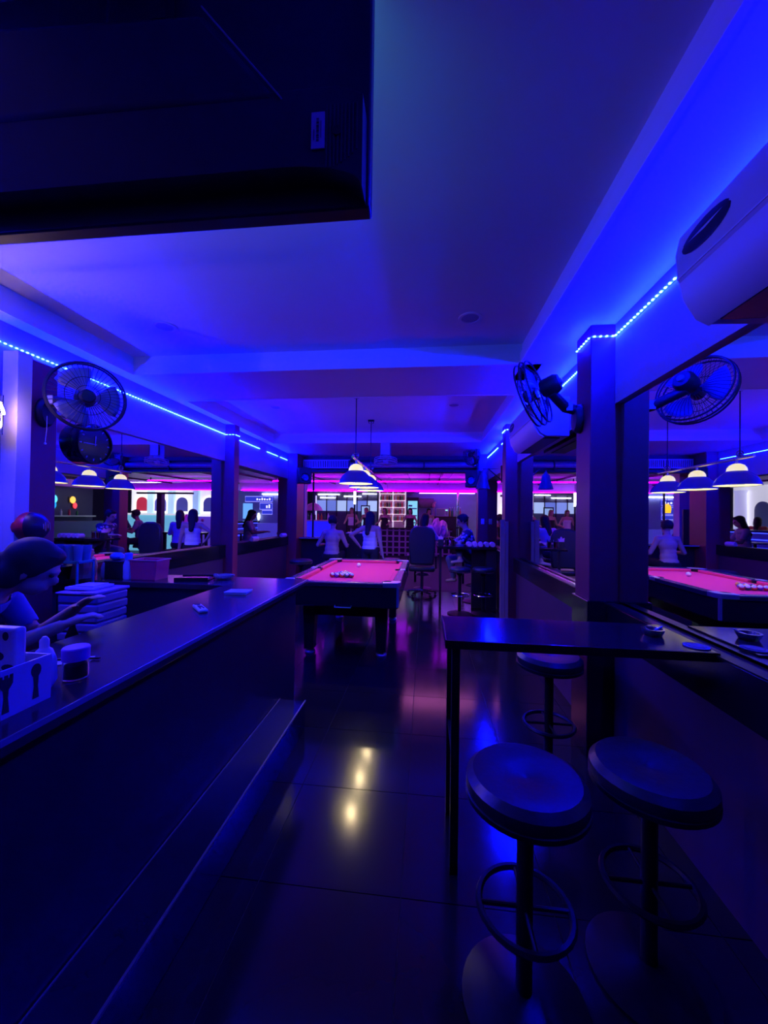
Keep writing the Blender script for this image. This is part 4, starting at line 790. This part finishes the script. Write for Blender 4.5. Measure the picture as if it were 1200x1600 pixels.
obj('header', MB().box(-1.2, 1.2, -.3, .1, 2.55, 2.85), glow('header_violet', (.16, .15, .9), .5), bw)
wsx = thing('white_columned_shop', 'brightly lit white shop with round columns and a red arch', 'shop front', (-8.6, 13.9, 0))
sw = glow('shop_white', (.9, .88, .95), .50*SHOP, (.8, .8, .8)); obj('wall', MB().box(-.3, -.1, -2.4, 1.4, 1.2, 3.0), sw, wsx); obj('lower_wall', MB().box(-.3, -.1, -2.4, 1.4, 0, 1.2), mat('lower_blue', (.2, .25, .5), .6), wsx)  # upper wall glows, the light on it put into its material
for y in (-1.95, -.6, .8): obj('column', MB().lathe([(.20, 1.2), (.17, 1.35), (.16, 2.5), (.2, 2.6)], M.Translation((.1, y, 0)), 18), glow('column_white', (.55, .55, 1), .55, (.8, .8, .85)), wsx)  # columns glow too, though they are no lamps
ap = [(-.3, 1.25), (.3, 1.25), (.3, 1.9)]+[(.3*math.cos(R(a)), 1.9+.3*math.sin(R(a))) for a in range(15, 180, 15)]+[(-.3, 1.9)]
obj('red_arch', MB().prism(ap, -.1, -.06, 'yz', M.Translation((0, -1.2, 0))), mat('arch_red', (.75, .05, .08), .5, em=(.8, .03, .06), st=.35), wsx); obj('dark_arch', MB().prism(ap, -.1, -.06, 'yz', M.Translation((0, .15, 0))), mat('arch_dark', (.08, .08, .2), .3), wsx)
obj('canopy', MB().box(-.3, .7, -2.4, 1.4, 2.75, 2.85), white, wsx); obj('ceiling_lamp', MB().ball((.2, -1.6, 2.70), .06, n=12), wht_m, wsx)
bl2 = thing('blue_lane_bar', 'long blue lit bar with bright edges left of the opening', 'bar counter', (-6.2, 11.2, 0))
obj('body', MB().box(-.25, .25, -1.7, 1.9, 0, 1.2), mat('bar_blue', (.1, .1, .5), .3), bl2)
for z in (1.22, 1.05, .84): obj('light_line', MB().box(.25, .27, -1.7, 1.9, z, z+.02), glow('line_blue', (.03, .05, 1), 3), bl2)
obj('top', MB().box(-.32, .32, -1.75, 1.95, 1.25, 1.3), blk, bl2)
for i, (x, y) in enumerate(((-5.0, 9.6), (-5.3, 10.6))):
    t = thing('lane_table', ('nearer' if i == 0 else 'farther')+' small high table outside the left bay', 'table', (x, y, 0)); obj('top', MB().lathe([(0, 1.02), (.32, 1.02), (.32, 1.05), (0, 1.05)], n=24), mat('table_grey', (.35, .33, .4), .3), t); obj('post', MB().cyl(0, 0, .02, 1.02, .03, 10), dmetal, t); obj('base', MB().lathe([(.25, 0), (.23, .02), (.05, .04)], n=20), dmetal, t)
ys = thing('yellow_bottle_sign', 'small yellow glowing bottle sign hanging in the lane', 'sign', (-4.3, 11.6, 1.85)); obj('lantern', MB().lathe([(0, -.12), (.08, -.12), (.095, 0), (.08, .08), (.03, .14), (0, .14)], n=14), glow('sign_yellow', (1, .62, .02), 1.2), ys); obj('cord', MB().cyl(0, 0, .14, .83, .006, 6), dmetal, ys)
# right side of the lane: white arched cafe and neon bar (seen in the left mirror)
wc = thing('arched_cafe', 'white cafe with glowing arched windows and a teal counter', 'shop front', (4.8, 15.0, 0))
obj('wall', MB().box(-2.2, 2.0, .1, .2, 0, 3.1), glow('cafe_white', (.92, .93, .95), .75*SHOP, (.8, .8, .8)), wc)  # wall emits its own brightness instead of being lit
def arch(w_, h_, z0): return [(-w_, z0), (w_, z0), (w_, z0+h_)]+[(w_*math.cos(R(a)), z0+h_+w_*math.sin(R(a))) for a in range(15, 180, 15)]+[(-w_, z0+h_)]
for i, (x, c_) in enumerate(((-1.55, ('win_blue', (.08, .10, .45), .35)), (-.35, ('win_blue', (.08, .10, .45), .35)), (.62, ('win_violet', (.14, .13, .6), .4)), (1.45, ('win_red', (.65, .03, .08), .45)))):
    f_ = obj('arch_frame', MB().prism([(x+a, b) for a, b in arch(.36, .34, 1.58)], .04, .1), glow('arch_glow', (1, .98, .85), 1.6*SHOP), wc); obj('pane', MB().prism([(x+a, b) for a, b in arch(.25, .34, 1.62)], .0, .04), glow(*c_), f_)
for x in (-.98, .12, 1.05): obj('pilaster', MB().box(x-.12, x+.12, -.05, .1, 1.5, 2.75), glow('pilaster_cyan', (.35, .75, .95), .5, (.5, .7, .8)), wc)  # pilasters glow faintly, lit look put into the material
obj('counter', MB().box(-1.0, 1.9, -.5, -.1, .0, 1.45), mat('counter_teal', (.25, .65, .75), .4, em=(.16, .55, .75), st=.75), wc); obj('counter_top', MB().box(-1.05, 1.95, -.56, -.05, 1.45, 1.52), glow('top_white', (.95, .95, 1), .7), wc); obj('side_counter', MB().box(-2.2, -1.0, -.5, -.1, 0, 1.42), mat('counter_violet', (.3, .22, .7), .4, em=(.12, .08, .8), st=.35), wc)  # counters and top glow, brightness put into their materials
obj('canopy_slab', MB().box(-2.2, 2.2, -.95, .1, 2.78, 2.86), white, wc)
for y in (-.85, -.5): obj('ceiling_tube', MB().box(.2, 1.9, y, y+.05, 2.73, 2.77), wht_m, wc)
wp = thing('umbrella_pole', 'dark post with a crossbar before the white cafe', 'post', (3.55, 12.5, 0)); obj('post', MB().box(-.09, .09, -.09, .09, 0, 2.2), mat('post_purple', (.08, .03, .10), .5), wp); obj('crossbar', MB().box(-1.2, .9, -.04, .04, 2.2, 2.26), dmetal, wp)
fl2 = thing('flower_planter', 'planter of pinkish flowers in front of the white cafe', 'planter', (3.0, 13.2, 0)); obj('trough', MB().box(-.5, .5, -.15, .15, 0, .85), dark, fl2)
fx = MB(); rn = random.Random(3)
for i in range(60): fx.ball((rn.uniform(-.5, .5), rn.uniform(-.15, .15), rn.uniform(.85, 1.35)), rn.uniform(.03, .06), n=6)
obj('flowers', fx, mat('planter_pink', (.7, .3, .6), .7, var=.4, scale=30), fl2, kind='stuff')
nb2 = thing('neon_bar', 'dark bar with small coloured neon signs across the lane on the right', 'shop front', (8.0, 12.5, 0))
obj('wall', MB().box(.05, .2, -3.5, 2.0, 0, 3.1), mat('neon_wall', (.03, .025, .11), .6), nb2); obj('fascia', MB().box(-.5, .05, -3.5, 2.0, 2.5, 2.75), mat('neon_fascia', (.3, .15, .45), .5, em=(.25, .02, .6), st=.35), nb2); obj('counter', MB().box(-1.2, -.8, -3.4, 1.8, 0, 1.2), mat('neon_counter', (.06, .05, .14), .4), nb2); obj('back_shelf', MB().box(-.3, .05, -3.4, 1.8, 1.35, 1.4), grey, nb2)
for i, (y, z, c_, s_) in enumerate(((1.05, 2.0, 'yellow', (.14, .12)), (1.15, 1.78, 'red', (.12, .08)), (.3, 2.0, 'cyan', (.16, .12)), (.28, 1.78, 'teal', (.14, .1)), (-.35, 2.05, 'crimson', (.12, .15)), (-.75, 2.05, 'sea green', (.16, .12)), (-.8, 1.8, 'magenta', (.2, .05)), (-1.5, 2.02, 'white', (.07, .12)), (-2.9, 2.05, 'bright white', (.16, .08)))):
    cc = {'yellow': (1, .55, .08), 'red': (1, .05, .08), 'cyan': (.1, .65, .9), 'teal': (.0, .3, .7), 'crimson': (.9, .02, .12), 'sea green': (.02, .4, .5), 'magenta': (.7, .1, .6), 'white': (.6, .6, 1), 'bright white': (1, 1, 1)}[c_]
    t = thing('neon_sign', 'small %s neon shape on the wall of the neon bar' % c_, 'sign', (8.0, 12.5+y, z)); obj('tube_shape', MB().lathe([(0, -.02), (.9, -.02), (1, 0), (.9, .02), (0, .02)], axis((1, 0, 0)) @ M.Diagonal((s_[1], s_[0], 1, 1)), 12), glow('neon_'+c_.replace(' ', '_'), cc, 1.6), t); obj('back_plate', MB().box(.02, .05, -s_[0], s_[0], -s_[1], s_[1]), blkm, t)
for i in range(14):
    q = bpy.data.objects.new('bottle', meshes[(i*2) % 5]); C.objects.link(q); q.location = (7.85, 9.3+.33*i, 1.4); tag(q, ['amber', 'green', 'clear', 'dark', 'red'][(i*2) % 5]+' bottle on the back shelf of the neon bar, number %d from the near end' % (i+1), 'bottle', 'bottles at the neon bar')

lt_ = thing('lane_tube_light', 'pink white tube light under the front edge of the awning', 'tube light', (-.2, 8.72, 2.60)); obj('tube', MB().lathe([(.016, -1.9), (.016, 1.9)], axis((1, 0, 0)), 10), glow('pink_white_tube', (1, .22, .75), 17), lt_)  # added tube hidden behind the header, reddens people and bags in the lane
for x in (-1.9, 1.9): obj('end_cap', MB().box(x-.02, x+.02, -.02, .02, -.02, .06), white, lt_)
vt2 = thing('violet_tube_light', 'violet tube light above the microwave behind the far bar', 'tube light', (.9, 16.8, 2.56)); obj('tube', MB().lathe([(.015, -1.2), (.015, 1.2)], axis((1, 0, 0)), 10), glow('violet_tube', (.28, .08, 1), 30), vt2)  # tube added to turn the far wall violet
for x in (-1.2, 1.2): obj('end_cap', MB().box(x-.02, x+.02, -.02, .02, -.02, .06), white, vt2)
